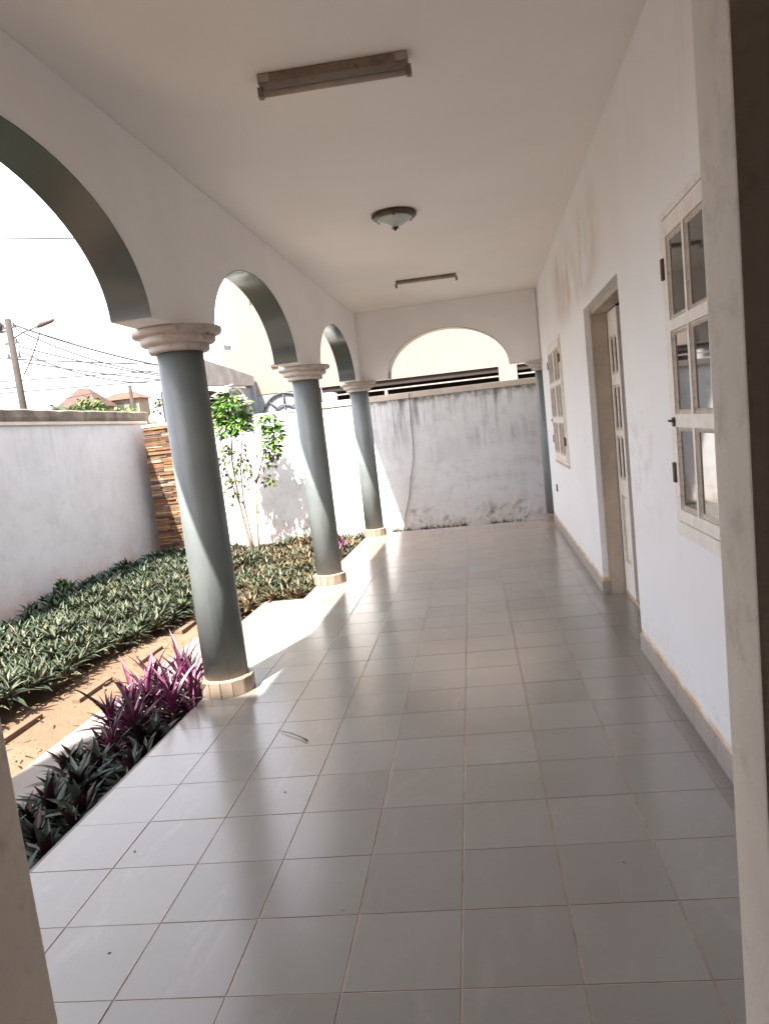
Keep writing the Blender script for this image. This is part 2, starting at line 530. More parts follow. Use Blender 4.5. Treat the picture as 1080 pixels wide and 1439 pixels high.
# ------------------------------------------------------------------ key dimensions (metres)
WX = 0.845           # face of the house wall
CZ = 3.215           # ceiling
GZ = -0.30           # garden ground
CX = -1.775          # column line
COLS_Y = (4.444, 7.65, 10.96)
AX0, AX1 = -1.93, -1.70   # arcade wall
SPR, CROWN = 2.255, 2.86
SK = -0.065          # the end of the veranda is slightly skewed


def yend(x):
    return 11.0 + SK * x


# ------------------------------------------------------------------ ground, paving
g = MB()
g.quad((-300, -300, GZ - 0.02), (300, -300, GZ - 0.02), (300, 300, GZ - 0.02), (-300, 300, GZ - 0.02))
tag(part("ground", g, M['ground'], None, fix=False), kind='structure')

sand = MB()
nx, ny = 26, 70
X0, X1, Y0, Y1 = -5.79, -1.95, 1.6, 12.2
for j in range(ny + 1):
    for i in range(nx + 1):
        x = X0 + (X1 - X0) * i / nx
        y = Y0 + (Y1 - Y0) * j / ny
        z = GZ + 0.022 * mnoise.noise((x * 1.6, y * 1.6, 3)) + 0.010 * mnoise.noise((x * 6, y * 6, 1))
        if x > -3.1:
            z = min(z, GZ - 0.006)
        sand.v.append((x, y, z))
for j in range(ny):
    for i in range(nx):
        a = j * (nx + 1) + i
        sand.f.append((a, a + 1, a + nx + 2, a + nx + 1))
        sand.s.append(True)
tag(part("sand_path", sand, M['ground'], None, fix=False), kind='structure')

p = MB()
p.box(-3.0, -2.53, 4.2, 7.35, GZ - 0.05, GZ + 0.02)
p.box(-3.0, -2.56, 1.6, 4.196, GZ - 0.05, GZ + 0.018)
tag(part("garden_pavement", p, M['cement'], None, bevel=0.004), kind='structure')
p = MB()
p.box(-2.52, -1.892, 4.86, 7.66, GZ - 0.05, -0.15)
tag(part("landing_step", p, M['cement'], None, bevel=0.008), kind='structure')

for k, (x, y0, y1) in enumerate(((-3.47, 4.50, 4.98), (-3.33, 5.24, 5.76), (-3.26, 6.12, 6.62), (-3.29, 7.14, 7.56))):
    b = MB()
    b.box(-0.035, 0.035, 0, y1 - y0, -0.06, 0.038)
    lab = ("tan edging block in the sand path closest to the shaded dark plants",
           "tan edging block in the sand path, second along from the shaded dark plants",
           "tan edging block in the sand path behind the purple leafy clump",
           "tan edging block in the sand path beside the nearest grey column")[k]
    o = part("edging_block", b, M['edge'], None, (x, y0, GZ), (0.0, random.uniform(-0.06, 0.06), random.uniform(-0.04, 0.04)), bevel=0.008)
    tag(o, lab, "edging block", "edging blocks along the sand path")

# ------------------------------------------------------------------ veranda floor and its tiles
TH = 0.0195
TU = Vector((math.cos(TH), math.sin(TH)))
TV = Vector((-math.sin(TH), math.cos(TH)))
TO = Vector((-0.221, 2.519))
TSX, TSY, GR = 0.333, 0.3352, 0.0019

fl = MB()
fl.prism([(-1.885, -1.6), (WX, -1.6), (WX, yend(WX)), (-1.885, yend(-1.885))], GZ - 0.1, -0.0022)
fl.prism([(WX + 0.001, 4.672), (1.03, 4.672), (1.03, 6.198), (WX + 0.001, 6.198)], -0.1, -0.0021)
floor = tag(part("veranda_floor", fl, M['grout'], None), kind='structure')


def clip(poly, nx_, ny_, d):
    out = []
    for k in range(len(poly)):
        a, b = poly[k], poly[(k + 1) % len(poly)]
        da = nx_ * a[0] + ny_ * a[1] - d
        db = nx_ * b[0] + ny_ * b[1] - d
        if da <= 0:
            out.append(a)
        if (da < 0 < db) or (db < 0 < da):
            t = da / (da - db)
            out.append((a[0] + t * (b[0] - a[0]), a[1] + t * (b[1] - a[1])))
    return out


def area(poly):
    return abs(sum(poly[k][0] * poly[(k + 1) % len(poly)][1] - poly[(k + 1) % len(poly)][0] * poly[k][1] for k in range(len(poly)))) / 2


whole_tile = None
ntile = 0
for i in range(-7, 7):
    for j in range(-5, 27):
        c = []
        for du, dv in ((0, 0), (1, 0), (1, 1), (0, 1)):
            q = TO + TU * (i * TSX + (GR if du == 0 else TSX - GR)) + TV * (j * TSY + (GR if dv == 0 else TSY - GR))
            if du:
                q = TO + TU * ((i + 1) * TSX - GR) + TV * (j * TSY + (GR if dv == 0 else TSY - GR))
            else:
                q = TO + TU * (i * TSX + GR) + TV * (j * TSY + (GR if dv == 0 else TSY - GR))
            c.append((q.x, q.y))
        cx_ = sum(v[0] for v in c) / 4
        cy_ = sum(v[1] for v in c) / 4
        if cy_ < 0.95:
            continue
        pieces = [clip(clip(clip(list(c), -1, 0, 1.885), 1, 0, WX - 0.002), -SK, 1, 11.0)]
        if 4.5 < cy_ < 6.4:
            pieces.append(clip(clip(clip(clip(list(c), -1, 0, -(WX - 0.002)), 1, 0, 1.005), 0, -1, -4.674), 0, 1, 6.196))
        pieces = [q for q in pieces if len(q) > 2 and area(q) > 0.0009]
        for q in pieces:
            tilt = (random.uniform(-0.0016, 0.0016), random.uniform(-0.0016, 0.0016), 0)
            dz = random.uniform(-0.0006, 0.0006)
            if area(q) > 0.995 * (TSX - 2 * GR) * (TSY - 2 * GR):
                if whole_tile is None:
                    hx, hy = TSX / 2 - GR, TSY / 2 - GR
                    t = MB().box(-hx, hx, -hy, hy, -0.009, 0.0)
                    whole_tile = t.mesh("floor_tile", M['tile'], bevel=0.0012)
                link("floor_tile", whole_tile, floor, (cx_, cy_, dz), (tilt[0], tilt[1], TH))
            else:
                mx = sum(v[0] for v in q) / len(q)
                my = sum(v[1] for v in q) / len(q)
                t = MB().prism([(a - mx, b - my) for a, b in q], -0.011, 0.0)
                part("floor_tile", t, M['tile'], floor, (mx, my, dz))
            ntile += 1
print("tiles", ntile)

# pale cement nosing along the garden edge of the floor
nz = MB()
nz.box(-1.905, -1.887, 0.9, yend(-1.9), GZ, -0.003)
part("floor_edging", nz, M['cement'], floor, bevel=0.002)

# ------------------------------------------------------------------ ceiling and roof
c = MB()
c.prism([(AX1 - 0.1, -1.6), (WX + 0.1, -1.6), (WX + 0.1, yend(WX) + 0.1), (AX1 - 0.1, yend(AX1) + 0.1)], CZ, CZ + 0.06)
tag(part("ceiling", c, M['ceil'], None), kind='structure')
r = MB()
r.prism([(-2.33, 1.95), (5.2, 1.95), (5.2, 11.5), (-2.33, 11.5)], CZ + 0.064, CZ + 0.22)
r.prism([(-2.33, -2.2), (5.2, -2.2), (5.2, 1.948), (-2.33, 1.948)], CZ + 0.064, CZ + 0.22)
up = MB().box(-4.5, 5.2, -8, -0.50, CZ + 0.225, 6.5)  # unseen block added behind the viewer to shade the near bed
tag(part("shade_block", up, M['arch'], None), kind='structure')
tag(part("roof_slab", r, M['cement'], None), kind='structure')

# ------------------------------------------------------------------ arcade walls with their arches


def arch_wall(name, label, length, z1, arches, thick, loc, rotz):
    """wall in local (u along X, w along Y), arches = [(centre, half span)]"""
    t = thing(name, label, "wall", loc, (0, 0, rotz))
    out = [(0.0, SPR)]
    skip = set()
    nseg = 36
    rings = []
    for c0, a in arches:
        ring = []
        for k in range(nseg + 1):
            w = PI - PI * k / nseg
            ring.append((c0 + a * math.cos(w), SPR + (CROWN - SPR) * math.sin(w)))
        st = len(out)
        out += ring
        rings.append(ring)
    out += [(length, SPR)]
    mb = MB()
    strip_wall(mb, out, z1, thick)
    part("wall_body", mb, M['arch'], t, fix=False)
    for ring in rings:
        lin = MB()
        c0 = (ring[0][0] + ring[-1][0]) / 2
        a = (ring[-1][0] - ring[0][0]) / 2
        n = len(ring)
        prof = []
        for k in range(n):
            w = PI - PI * k / (n - 1)
            prof.append(((c0 + (a - 0.001) * math.cos(w), SPR + (CROWN - SPR - 0.001) * math.sin(w)),
                         (c0 + (a - 0.006) * math.cos(w), SPR + (CROWN - SPR - 0.006) * math.sin(w))))
        w0, w1 = 0.0015, thick - 0.0015
        i = len(lin.v)
        for (o1, o2) in prof:
            lin.v += [(o2[0], w0, o2[1]), (o2[0], w1, o2[1])]
        for k in range(n - 1):
            b = i + 2 * k
            lin.f.append((b, b + 1, b + 3, b + 2))
            lin.s.append(True)
        for k in range(n - 1):
            (o1, o2), (p1, p2) = prof[k], prof[k + 1]
            lin.quad((o1[0], w0, o1[1]), (o2[0], w0, o2[1]), (p2[0], w0, p2[1]), (p1[0], w0, p1[1]))
            lin.quad((o1[0], w1, o1[1]), (p1[0], w1, p1[1]), (p2[0], w1, p2[1]), (o2[0], w1, o2[1]))
        part("arch_soffit", lin, M['soffit'], t, fix=False)
    return t


Y_0 = 1.12
arch_wall("arcade_wall", "white wall of three arches carried on the grey columns along the garden",
          yend(-1.8) + 0.02 - Y_0, CZ - 0.002,
          [(2.84 - Y_0, 1.10), (6.01 - Y_0, 1.10), (9.26 - Y_0, 1.10)], AX1 - AX0, (AX1, Y_0, 0), PI / 2)
# cross wall at the far end
ra = math.atan(SK)
x0 = AX1 + 0.002
arch_wall("end_arch_wall", "white wall with one wide arch closing the far end of the veranda",
          WX + 0.0 - x0 - 0.002, CZ - 0.002, [(-0.445 - x0, 0.865)], 0.23, (x0, yend(x0) - 0.25, 0), ra)

# ------------------------------------------------------------------ columns
shaft_me = MB().lathe([(0.137, 0.1), (0.137, 1.0), (0.136, 2.12)], 48).mesh("shaft", M['column'])
cp = MB()
cp.lathe([(0.150, 2.118), (0.172, 2.120), (0.180, 2.130), (0.180, 2.150), (0.172, 2.158), (0.190, 2.162), (0.212, 2.168), (0.220, 2.180), (0.220, 2.200),
          (0.212, 2.208), (0.236, 2.212), (0.256, 2.218), (0.262, 2.230), (0.262, 2.252), (0.254, 2.2535)], 48)
cap_me = cp.mesh("capital", M['cap'])
bt = MB()
a0, a1 = -PI / 14 + 0.012, PI / 14 - 0.012
ri, ro_ = 0.12, 0.171
fa = [(ri * math.cos(a0), ri * math.sin(a0)), (ro_ * math.cos(a0), ro_ * math.sin(a0)), (ro_ * math.cos(a1), ro_ * math.sin(a1)), (ri * math.cos(a1), ri * math.sin(a1))]
bt.prism(fa, 0.001, 0.1)
bt_me = bt.mesh("base_tile", M['basetile'], bevel=0.003)
bc_me = MB().lathe([(0.155, 0.0005), (0.155, 0.094), (0.135, 0.106)], 28).mesh("base_core", M['grout'])


def column(label, x, y):
    t = thing("column", label, "column", (x, y, 0), (0, 0, random.uniform(0, 0.3)), "grey columns of the veranda")
    link("shaft", shaft_me, t)
    link("capital", cap_me, t)
    bc = link("base", bc_me, t)
    for k in range(14):
        link("base_tile", bt_me, bc, (0, 0, 0), (0, 0, 2 * PI * k / 14))
    return t


column("nearest grey round column, standing beside the purple leafy clump", CX, COLS_Y[0])
column("middle grey round column, its base at the end of the tiled landing step", CX, COLS_Y[1])
column("farthest free-standing grey column, at the corner before the stained wall", CX, COLS_Y[2])
t = column("slim grey column half sunk into the house wall at the far end", WX + 0.045, yend(WX) - 0.14)

# ------------------------------------------------------------------ entrance jambs, hall behind the viewer
j = MB()
j.box(0.315, WX - 0.002, 0.955, 1.1, 0, CZ - 0.003)
tag(part("entrance_pier", j, M['jamb'], None, bevel=0.006), "cream rough-painted pier at the right of the opening, beside the window", "pier")
j = MB()
j.box(-1.70, -0.833, 0.955, 1.1, 0, CZ - 0.003)
tag(part("entrance_pier", j, M['jamb'], None, bevel=0.006), "cream brown pier edge at the left of the opening, beside the shaded plants", "pier")
j = MB()
j.box(-0.831, 0.313, 0.96, 1.095, 2.45, CZ - 0.003)
tag(part("entrance_lintel", j, M['jamb'], None), "cream lintel above the opening between the two piers", "lintel")
h = MB()
h.box(-1.9, -1.75, -1.6, 0.95, 0, CZ - 0.003)
h.box(-1.75, WX - 0.002, -1.75, -1.6, 0, CZ - 0.003)
tag(part("hall_wall", h, M['hall'], None), kind='structure')

# ------------------------------------------------------------------ house wall with windows and door


def grid_wall(mb, x0, x1, y0, y1, z0, z1, holes):
    ys = sorted({y0, y1, *[h[0] for h in holes], *[h[1] for h in holes]})
    zs = sorted({z0, z1, *[h[2] for h in holes], *[h[3] for h in holes]})

    def solid(i, k):
        if i < 0 or k < 0 or i >= len(ys) - 1 or k >= len(zs) - 1:
            return False
        cy, cz = (ys[i] + ys[i + 1]) / 2, (zs[k] + zs[k + 1]) / 2
        return not any(h[0] < cy < h[1] and h[2] < cz < h[3] for h in holes)

    for i in range(len(ys) - 1):
        for k in range(len(zs) - 1):
            if not solid(i, k):
                continue
            a, b, c_, d = ys[i], ys[i + 1], zs[k], zs[k + 1]
            mb.quad((x0, a, c_), (x0, a, d), (x0, b, d), (x0, b, c_))
            mb.quad((x1, a, c_), (x1, b, c_), (x1, b, d), (x1, a, d))
            if not solid(i - 1, k):
                mb.quad((x0, a, c_), (x1, a, c_), (x1, a, d), (x0, a, d))
            if not solid(i + 1, k):
                mb.quad((x0, b, c_), (x0, b, d), (x1, b, d), (x1, b, c_))
            if not solid(i, k - 1):
                mb.quad((x0, a, c_), (x0, b, c_), (x1, b, c_), (x1, a, c_))
            if not solid(i, k + 1):
                mb.quad((x0, a, d), (x1, a, d), (x1, b, d), (x0, b, d))


DY0, DY1, DZ = 4.67, 6.20, 2.29
WZ0, WZ1 = 0.945, 2.315
WINS = (3.53, 9.53)
WW = 1.46
hw = MB()
grid_wall(hw, WX, WX + 0.2, -2.0, 11.2, 0, CZ - 0.003,
          [(DY0, DY1, 0, DZ)] + [(y - WW + 0.02, y - 0.02, WZ0 + 0.02, WZ1 - 0.02) for y in WINS])
bm = bmesh.new()
house = tag(link("house_wall", hw.mesh("house_wall", M['wall'], fix=False)), "long white house wall with windows and door along the right of the veranda", "wall")
bm.free()

# closed dark room behind the door
rm = MB()
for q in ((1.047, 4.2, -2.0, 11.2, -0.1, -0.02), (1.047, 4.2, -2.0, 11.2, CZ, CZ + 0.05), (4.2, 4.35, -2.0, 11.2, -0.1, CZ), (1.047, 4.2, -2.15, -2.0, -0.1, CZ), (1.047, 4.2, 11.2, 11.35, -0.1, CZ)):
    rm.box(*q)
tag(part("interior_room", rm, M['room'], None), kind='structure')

# skirting tiles
sk_len = 0.333
sk = MB().box(-0.012, -0.0005, 0.001, sk_len - 0.003, 0.001, 0.105).mesh("skirting_tile", M['skirt'], bevel=0.002)
y = 1.12
while y < DY0 - 0.02:
    L = min(sk_len, DY0 - y)
    o = link("skirting_tile", sk, house, (WX, y, 0), scale=(1, L / sk_len, 1))
    y += sk_len
y = DY1 + 0.001
while y < 10.85:
    L = min(sk_len, 10.86 - y)
    link("skirting_tile", sk, house, (WX, y, 0), scale=(1, L / sk_len, 1))
    y += sk_len
o = part("skirting_tile", MB().box(WX - 0.012, WX + 0.05, DY1 - 0.012, DY1 - 0.0005, 0.001, 0.105), M['skirt'], house, bevel=0.002)

ROWS = ((1.05, 1.39), (1.47, 1.80), (1.87, 2.19))


def bars(mb, x0, x1, y0, y1, z0, z1, holes):
    grid_wall(mb, x0, x1, y0, y1, z0, z1, holes)


def moulding(mb, xo, xi, hy0, hy1, hz0, hz1, gy0, gy1, gz0, gz1):
    """bevelled bead from the sash opening (hy,hz) at depth xo to the glass edge (gy,gz) at xi"""
    prof = ((0.0, 0.0), (0.35, 0.02), (0.35, 0.22), (0.12, 0.26), (0.16, 0.42), (0.42, 0.52), (0.46, 0.60), (1.0, 0.97), (1.0, 1.0))
    rings = []
    for dx, f in prof:
        x = xo + (xi - xo) * dx
        rings.append([(x, hy0 + f * (gy0 - hy0), hz0 + f * (gz0 - hz0)), (x, hy1 + f * (gy1 - hy1), hz0 + f * (gz0 - hz0)),
                      (x, hy1 + f * (gy1 - hy1), hz1 + f * (gz1 - hz1)), (x, hy0 + f * (gy0 - hy0), hz1 + f * (gz1 - hz1))])
    for P_, Q_ in zip(rings, rings[1:]):
        for k in range(4):
            m_ = (k + 1) % 4
            mb.quad(P_[k], P_[m_], Q_[m_], Q_[k])


def window(yfar, label):
    y0, y1 = yfar - WW, yfar
    fr = MB()
    bars(fr, WX - 0.014, WX + 0.10, y0, y1, WZ0, WZ1, [(y0 + 0.052, y1 - 0.052, WZ0 + 0.030, WZ1 - 0.030)])
    w = link("window", fr.mesh("window_frame", M['wood'], fix=False), house)
    w['label'] = label
    sash_holes = {}
    mid = (y0 + y1) / 2
    for s, (a, b) in enumerate(((y0 + 0.060, mid - 0.004), (mid + 0.004, y1 - 0.060))):
        L = b - a
        st = 0.072
        gw = (L - 2 * st - 0.052) / 2
        cols = ((a + st, a + st + gw), (b - st - gw, b - st))
        ho = [(c0 - 0.012, c1 + 0.012, z0 - 0.012, z1 + 0.012) for c0, c1 in cols for z0, z1 in ROWS]
        sm = MB()
        bars(sm, WX - 0.022, WX + 0.022, a, b, WZ0 + 0.040, WZ1 - 0.042, ho)
        link("sash", sm.mesh("sash", M['wood'], fix=False), w)
        mo = MB()
        for c0, c1 in cols:
            for z0, z1 in ROWS:
                moulding(mo, WX - 0.0205, WX - 0.006, c0 - 0.0118, c1 + 0.0118, z0 - 0.0118, z1 + 0.0118, c0 + 0.012, c1 - 0.012, z0 + 0.012, z1 - 0.012)
                pa = MB().box(WX - 0.0095, WX - 0.0065, c0 - 0.004, c1 + 0.004, z0 - 0.004, z1 + 0.004)
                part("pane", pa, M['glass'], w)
        link("moulding", mo.mesh("moulding", M['mould'], fix=False), w)
    for yy in (y0 + 0.064, y1 - 0.064):
        for zz in (1.20, 2.08):
            hb = MB()
            hb.box(WX - 0.032, WX - 0.0145, yy - 0.018, yy + 0.018, zz - 0.045, zz + 0.045)
            part("hinge", hb, M['rust'], w, bevel=0.003)
    bo = MB()
    bo.tube([(WX - 0.03, y1 - 0.12, 1.43), (WX - 0.03, y1 - 0.03, 1.43)], 0.006)
    bo.box(WX - 0.028, WX - 0.0225, y1 - 0.11, y1 - 0.075, 1.405, 1.445)
    part("bolt", bo, M['rust'], w)
    si = MB()
    si.box(WX - 0.013, WX - 0.0005, y0 - 0.01, y1 + 0.01, WZ0 - 0.034, WZ0 - 0.001)
    part("sill", si, M['coping_cream'] if yfar > 5 else M['wood'], w, bevel=0.003)


window(WINS[0], "near cream casement window with six small panes per leaf")
window(WINS[1], "far cream casement window close to the stained end wall")

# door
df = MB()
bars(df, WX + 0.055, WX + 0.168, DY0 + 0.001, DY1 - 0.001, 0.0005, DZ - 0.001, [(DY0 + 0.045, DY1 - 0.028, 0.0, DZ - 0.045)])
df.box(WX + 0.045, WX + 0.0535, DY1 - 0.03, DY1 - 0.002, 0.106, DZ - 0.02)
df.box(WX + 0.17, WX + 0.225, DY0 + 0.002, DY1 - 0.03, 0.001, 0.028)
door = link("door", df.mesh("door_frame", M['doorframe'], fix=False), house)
door['label'] = "cream panelled double door set back in its frame, one leaf ajar"


def door_leaf(w, L, loc, rotz):
    """leaf along local +Y from 0 to L, thickness in X 0..0.04"""
    cols = ((0.075, 0.075 + (L - 0.2) / 2), (L - 0.075 - (L - 0.2) / 2, L - 0.075))
    rows = ((0.96, 1.28), (1.34, 1.67), (1.77, 2.04))
    ho = [(a - 0.01, b + 0.01, c0 - 0.01, c1 + 0.01) for a, b in cols for c0, c1 in rows] + [(0.085, L - 0.085, 0.28, 0.82)]
    lm = MB()
    bars(lm, 0, 0.04, 0, L, 0.03, 2.24, ho)
    lf = link("door_leaf", lm.mesh("door_leaf", M['wood'], fix=False), w, loc, (0, 0, rotz))
    # everything else of the leaf sits in the door with the same transform
    mo = MB()
    for a, b in cols:
        for c0, c1 in rows:
            moulding(mo, 0.0015, 0.0055, a - 0.0098, b + 0.0098, c0 - 0.0098, c1 + 0.0098, a + 0.012, b - 0.012, c0 + 0.012, c1 - 0.012)
            link("pane", MB().box(0.0058, 0.010, a - 0.004, b + 0.004, c0 - 0.004, c1 + 0.004).mesh("pane", M['doorglass']), w, loc, (0, 0, rotz))
    moulding(mo, 0.0015, 0.02, 0.0852, L - 0.0852, 0.2802, 0.8198, 0.115, L - 0.115, 0.31, 0.79)
    link("moulding", mo.mesh("moulding", M['mould'], fix=False), w, loc, (0, 0, rotz))
    pb = MB().box(0.016, 0.034, 0.105, L - 0.105, 0.30, 0.80)
    link("door_panel", pb.mesh("door_panel", M['wood']), w, loc, (0, 0, rotz))


door_leaf(door, 0.40, (WX + 0.172, 5.765, 0), 0)
door_leaf(door, 0.80, (WX + 0.205, 4.72, 0), -1.35)

so = MB()
so.box(WX - 0.014, WX - 0.0005, 9.76, 9.84, 0.51, 0.60)
part("wall_socket", so, M['rust'], house, bevel=0.003)

# ------------------------------------------------------------------ ceiling fixtures


def batten(label, x0, x1, y0, tube):
    t = thing("tube_light", label, "light fitting", ((x0 + x1) / 2, y0, CZ), (0, 0, random.uniform(-0.02, 0.02)), "tube lights on the ceiling")
    L = (x1 - x0) / 2
    b = MB()
    h = 0.046 if tube else 0.032
    b.box(-L, L, -0.05, 0.05, -h, -0.0005)
    part("housing", b, M['batten'], t, bevel=0.006)
    for s in (-1, 1):
        e = MB()
        e.box(s * L - 0.012, s * L + 0.012, -0.018, 0.018, -h - 0.044, -h + 0.002)
        part("end_holder", e, M['batten'], t, bevel=0.004)
        if tube:
            e = MB()
            e.box(s * (L - 0.03) - 0.026, s * (L - 0.03) + 0.026, -0.052, -0.0505, -0.04, -0.006)
            part("end_plate", e, M['tube'], t)
    if tube:
        part("fluorescent_tube", MB().tube([(-L + 0.01, 0, -h - 0.026), (L - 0.01, 0, -h - 0.026)], 0.015, 16), M['tube'], t)


batten("dirty tube light fitting with its tube, on the ceiling nearest the opening", -0.895, -0.195, 3.69, True)
batten("brown tube light fitting without a tube, on the ceiling near the far arch", -0.87, -0.17, 8.95, False)

t = thing("dome_light", "round ceiling light with dark rim and frosted glass cone", "light fitting", (-0.56, 6.19, CZ))
part("rim", MB().lathe([(0.15, -0.0005), (0.176, -0.006), (0.18, -0.022), (0.168, -0.036), (0.142, -0.04), (0.13, -0.03)], 48), M['bronze'], t)
part("glass_shade", MB().lathe([(0.146, -0.036), (0.135, -0.05), (0.10, -0.072), (0.06, -0.092), (0.025, -0.104), (0.01, -0.107)], 48), M['frost'], t)
part("finial", MB().lathe([(0.008, -0.105), (0.026, -0.110), (0.028, -0.115), (0.010, -0.120), (0.012, -0.128), (0.004, -0.134)], 20), M['bronze'], t)
for k in range(3):
    a = 0.6 + k * 2 * PI / 3
    part("clip", MB().box(-0.012, 0.012, -0.006, 0.006, -0.05, -0.036), M['bronze'], t, (0.142 * math.cos(a), 0.142 * math.sin(a), 0), (0, 0, a))

# ------------------------------------------------------------------ boundary walls
t = thing("boundary_wall", "mould-stained grey plaster wall across the end beyond the veranda", "wall", (-0.5, 12.3, 0), (0, 0, ra))
part("wall_body", MB().box(-5.4, 5.5, 0, 0.18, GZ - 0.1, 2.0), M['back'], t)
part("coping", MB().box(-2.2, 5.5, -0.022, 0.2, 2.002, 2.10), M['coping_cream'], t, bevel=0.008)
part("coping", MB().box(-5.3, -2.203, -0.012, 0.19, 2.002, 2.035), M['coping_cream'], t, bevel=0.008)

t = thing("boundary_wall", "plain white garden wall with weathered concrete coping on the left", "wall", (-5.8, 0, 0))
part("wall_body", MB().box(-0.18, 0, -6, 12.6, GZ - 0.1, 2.14), M['left'], t)
cb = MB()
rows = 95
for k in range(rows + 1):
    yy = -6 + 18.62 * k / rows
    e = 0.018 * mnoise.noise((yy * 3.1, 2, 5)) + 0.008 * mnoise.noise((yy * 9, 7, 1))
    for px, pz in ((0.035, 2.142), (0.045 + e, 2.19), (0.04 + e, 2.275 + e), (-0.02, 2.30 + e), (-0.2, 2.29 + e), (-0.22, 2.142)):
        cb.v.append((px, yy, pz))
for k in range(rows):
    for s in range(6):
        a, b = k * 6 + s, k * 6 + (s + 1) % 6
        cb.f.append((a, b, b + 6, a + 6))
        cb.s.append(False)
part("coping", cb, M['coping'], t)
part("ledge", MB().box(0.0005, 0.028, -6, 12.55, 2.09, 2.138), M['coping_cream'], t, bevel=0.006)

# ledge-stone pillar in the corner
PX0, PX1, PYF = -5.63, -4.79, 12.02
t = thing("stone_pillar", "corner pillar faced with thin orange brown ledge stones", "pillar", (PX0, PYF, GZ))
PW = PX1 - PX0
part("core", MB().box(0.01, PW - 0.01, 0.035, 0.6, -0.1, 2.30), M['grout'], t)
part("cap_strip", MB().box(-0.012, PW + 0.012, -0.01, 0.6, 2.302, 2.345), M['coping_cream'], t, bevel=0.005)
zz = 0.0
while zz < 2.29:
    hgt = random.choice((0.022, 0.027, 0.032, 0.038, 0.048))
    hgt = min(hgt, 2.298 - zz)
    if hgt < 0.015:
        break
    u = 0.0
    while u < PW - 0.01:
        L = min(random.uniform(0.16, 0.42), PW - u)
        if PW - u - L < 0.06:
            L = PW - u
        d = random.uniform(0.0, 0.03)
        s = MB().box(0.002, L - 0.003, -d, 0.033, 0.002, hgt - 0.002)
        s.v = [(a + random.uniform(-.002, .002), b + (random.uniform(-.006, .006) if b < 0.02 else 0), c_ + random.uniform(-.002, .002)) for a, b, c_ in s.v]
        part("ledge_stone", s, random.choice(stones), t, (u, 0, zz))
        u += L
    zz += hgt

o = MB().lathe([(0.03, 0.0), (0.085, 0.03), (0.10, 0.08), (0.085, 0.13), (0.05, 0.165), (0.01, 0.18)], 20)
o.v = [(a + 0.02 * mnoise.noise((a * 9, b * 9, c_ * 9)), b, c_ + 0.015 * mnoise.noise((b * 9, a * 9, 2))) for a, b, c_ in o.v]
tag(part("pillar_ornament", o, M['ornament'], None, (-5.42, 12.08, 2.045)), "small pale rounded ornament on top of the stone pillar", "ornament")

# hanging cable on the end wall
pts = []
for k, (x, z) in enumerate(((-1.18, 2.08), (-1.185, 1.9), (-1.19, 1.6), (-1.20, 1.25), (-1.22, 1.0), (-1.29, 0.7), (-1.36, 0.4), (-1.43, 0.15), (-1.50, -0.1), (-1.53, -0.29))):
    pts.append((x + 0.006 * math.sin(k * 2.3), 12.3 + SK * (x + 0.5) - 0.03, z))
tag(part("hanging_cable", MB().tube(pts, 0.006, 6), M['black'], None), "thin black cable hanging down the stained end wall", "cable")

# ------------------------------------------------------------------ neighbour's house behind the end wall
FY = 20.3
t = thing("neighbour_house", "tall cream house behind the end wall with dark open porch", "house", (0, FY, GZ))
fz = -GZ
fb = MB()
fb.box(-6.45, 9, 0, 0.25, 2.86 + fz, 9.5 + fz)
fb.box(-6.97, -6.452, 0.02, 0.25, 2.9 + fz, 4.16 + fz)
fb.box(-6.45, -6.2, 0.252, 8, 2.86 + fz, 9.5 + fz)
part("facade", fb, M['facade'], t)
part("dado", MB().box(-6.1, -4.36, 0.015, 0.24, 0, 2.855 + fz), M['dado'], t)
part("porch_recess", MB().box(-4.355, 9, 2.4, 2.6, 0, 2.85 + fz).box(-4.355, 9, 0.26, 2.39, 2.80 + fz, 2.855 + fz), M['brown'], t)
part("porch_beam", MB().box(-4.3, 8.9, 0.06, 0.22, 2.72 + fz, 2.852 + fz), M['brown'], t)
part("porch_pillar", MB().box(0.48, 0.96, -0.03, 0.3, 0, 2.857 + fz), M['facade'], t)
part("porch_rail", MB().box(-4.34, 0.478, 0.08, 0.14, 2.60 + fz, 2.635 + fz).box(0.962, 8.9, 0.08, 0.14, 2.60 + fz, 2.635 + fz), M['rail'], t)
part("rail_post", MB().box(-2.60, -2.52, 0.07, 0.15, 0, 2.599 + fz), M['rail'], t)
part("rail_post", MB().box(3.0, 3.08, 0.07, 0.15, 0, 2.599 + fz), M['rail'], t)
part("parapet", MB().box(-4.34, 0.478, 0.02, 0.24, 0, 2.22 + fz).box(0.962, 8.9, 0.02, 0.24, 0, 2.22 + fz), M['facade'], t)
for k in range(2):
    part("vent_slot", MB().box(-5.97 + 0.07 * k, -5.93 + 0.07 * k, -0.012, 0.01, 5.25 + fz, 5.55 + fz), M['roofbrown'], t)
part("wall_bracket", MB().box(-5.6, -5.42, -0.05, -0.001, 3.55 + fz, 3.62 + fz), M['rust'], t, rot=(0, 0, 0))
arcm = MB()
for R_, z0 in ((0.62, 2.22), (0.30, 2.22)):
    pp = [(-5.36 + R_ * math.cos(PI * k / 20), -0.03, z0 + fz + R_ * math.sin(PI * k / 20)) for k in range(21)]
    arcm.tube(pp, 0.028 if R_ > 0.5 else 0.02, 6)
for a in (0.25, 0.5, 0.75):
    ca, sa = math.cos(PI * a), math.sin(PI * a)
    arcm.tube([(-5.36 + 0.3 * ca, -0.03, 2.22 + fz + 0.3 * sa), (-5.36 + 0.62 * ca, -0.03, 2.22 + fz + 0.62 * sa)], 0.016, 6)
arcm.tube([(-5.36, -0.03, 1.4 + fz), (-5.36, -0.03, 2.52 + fz)], 0.016, 6)
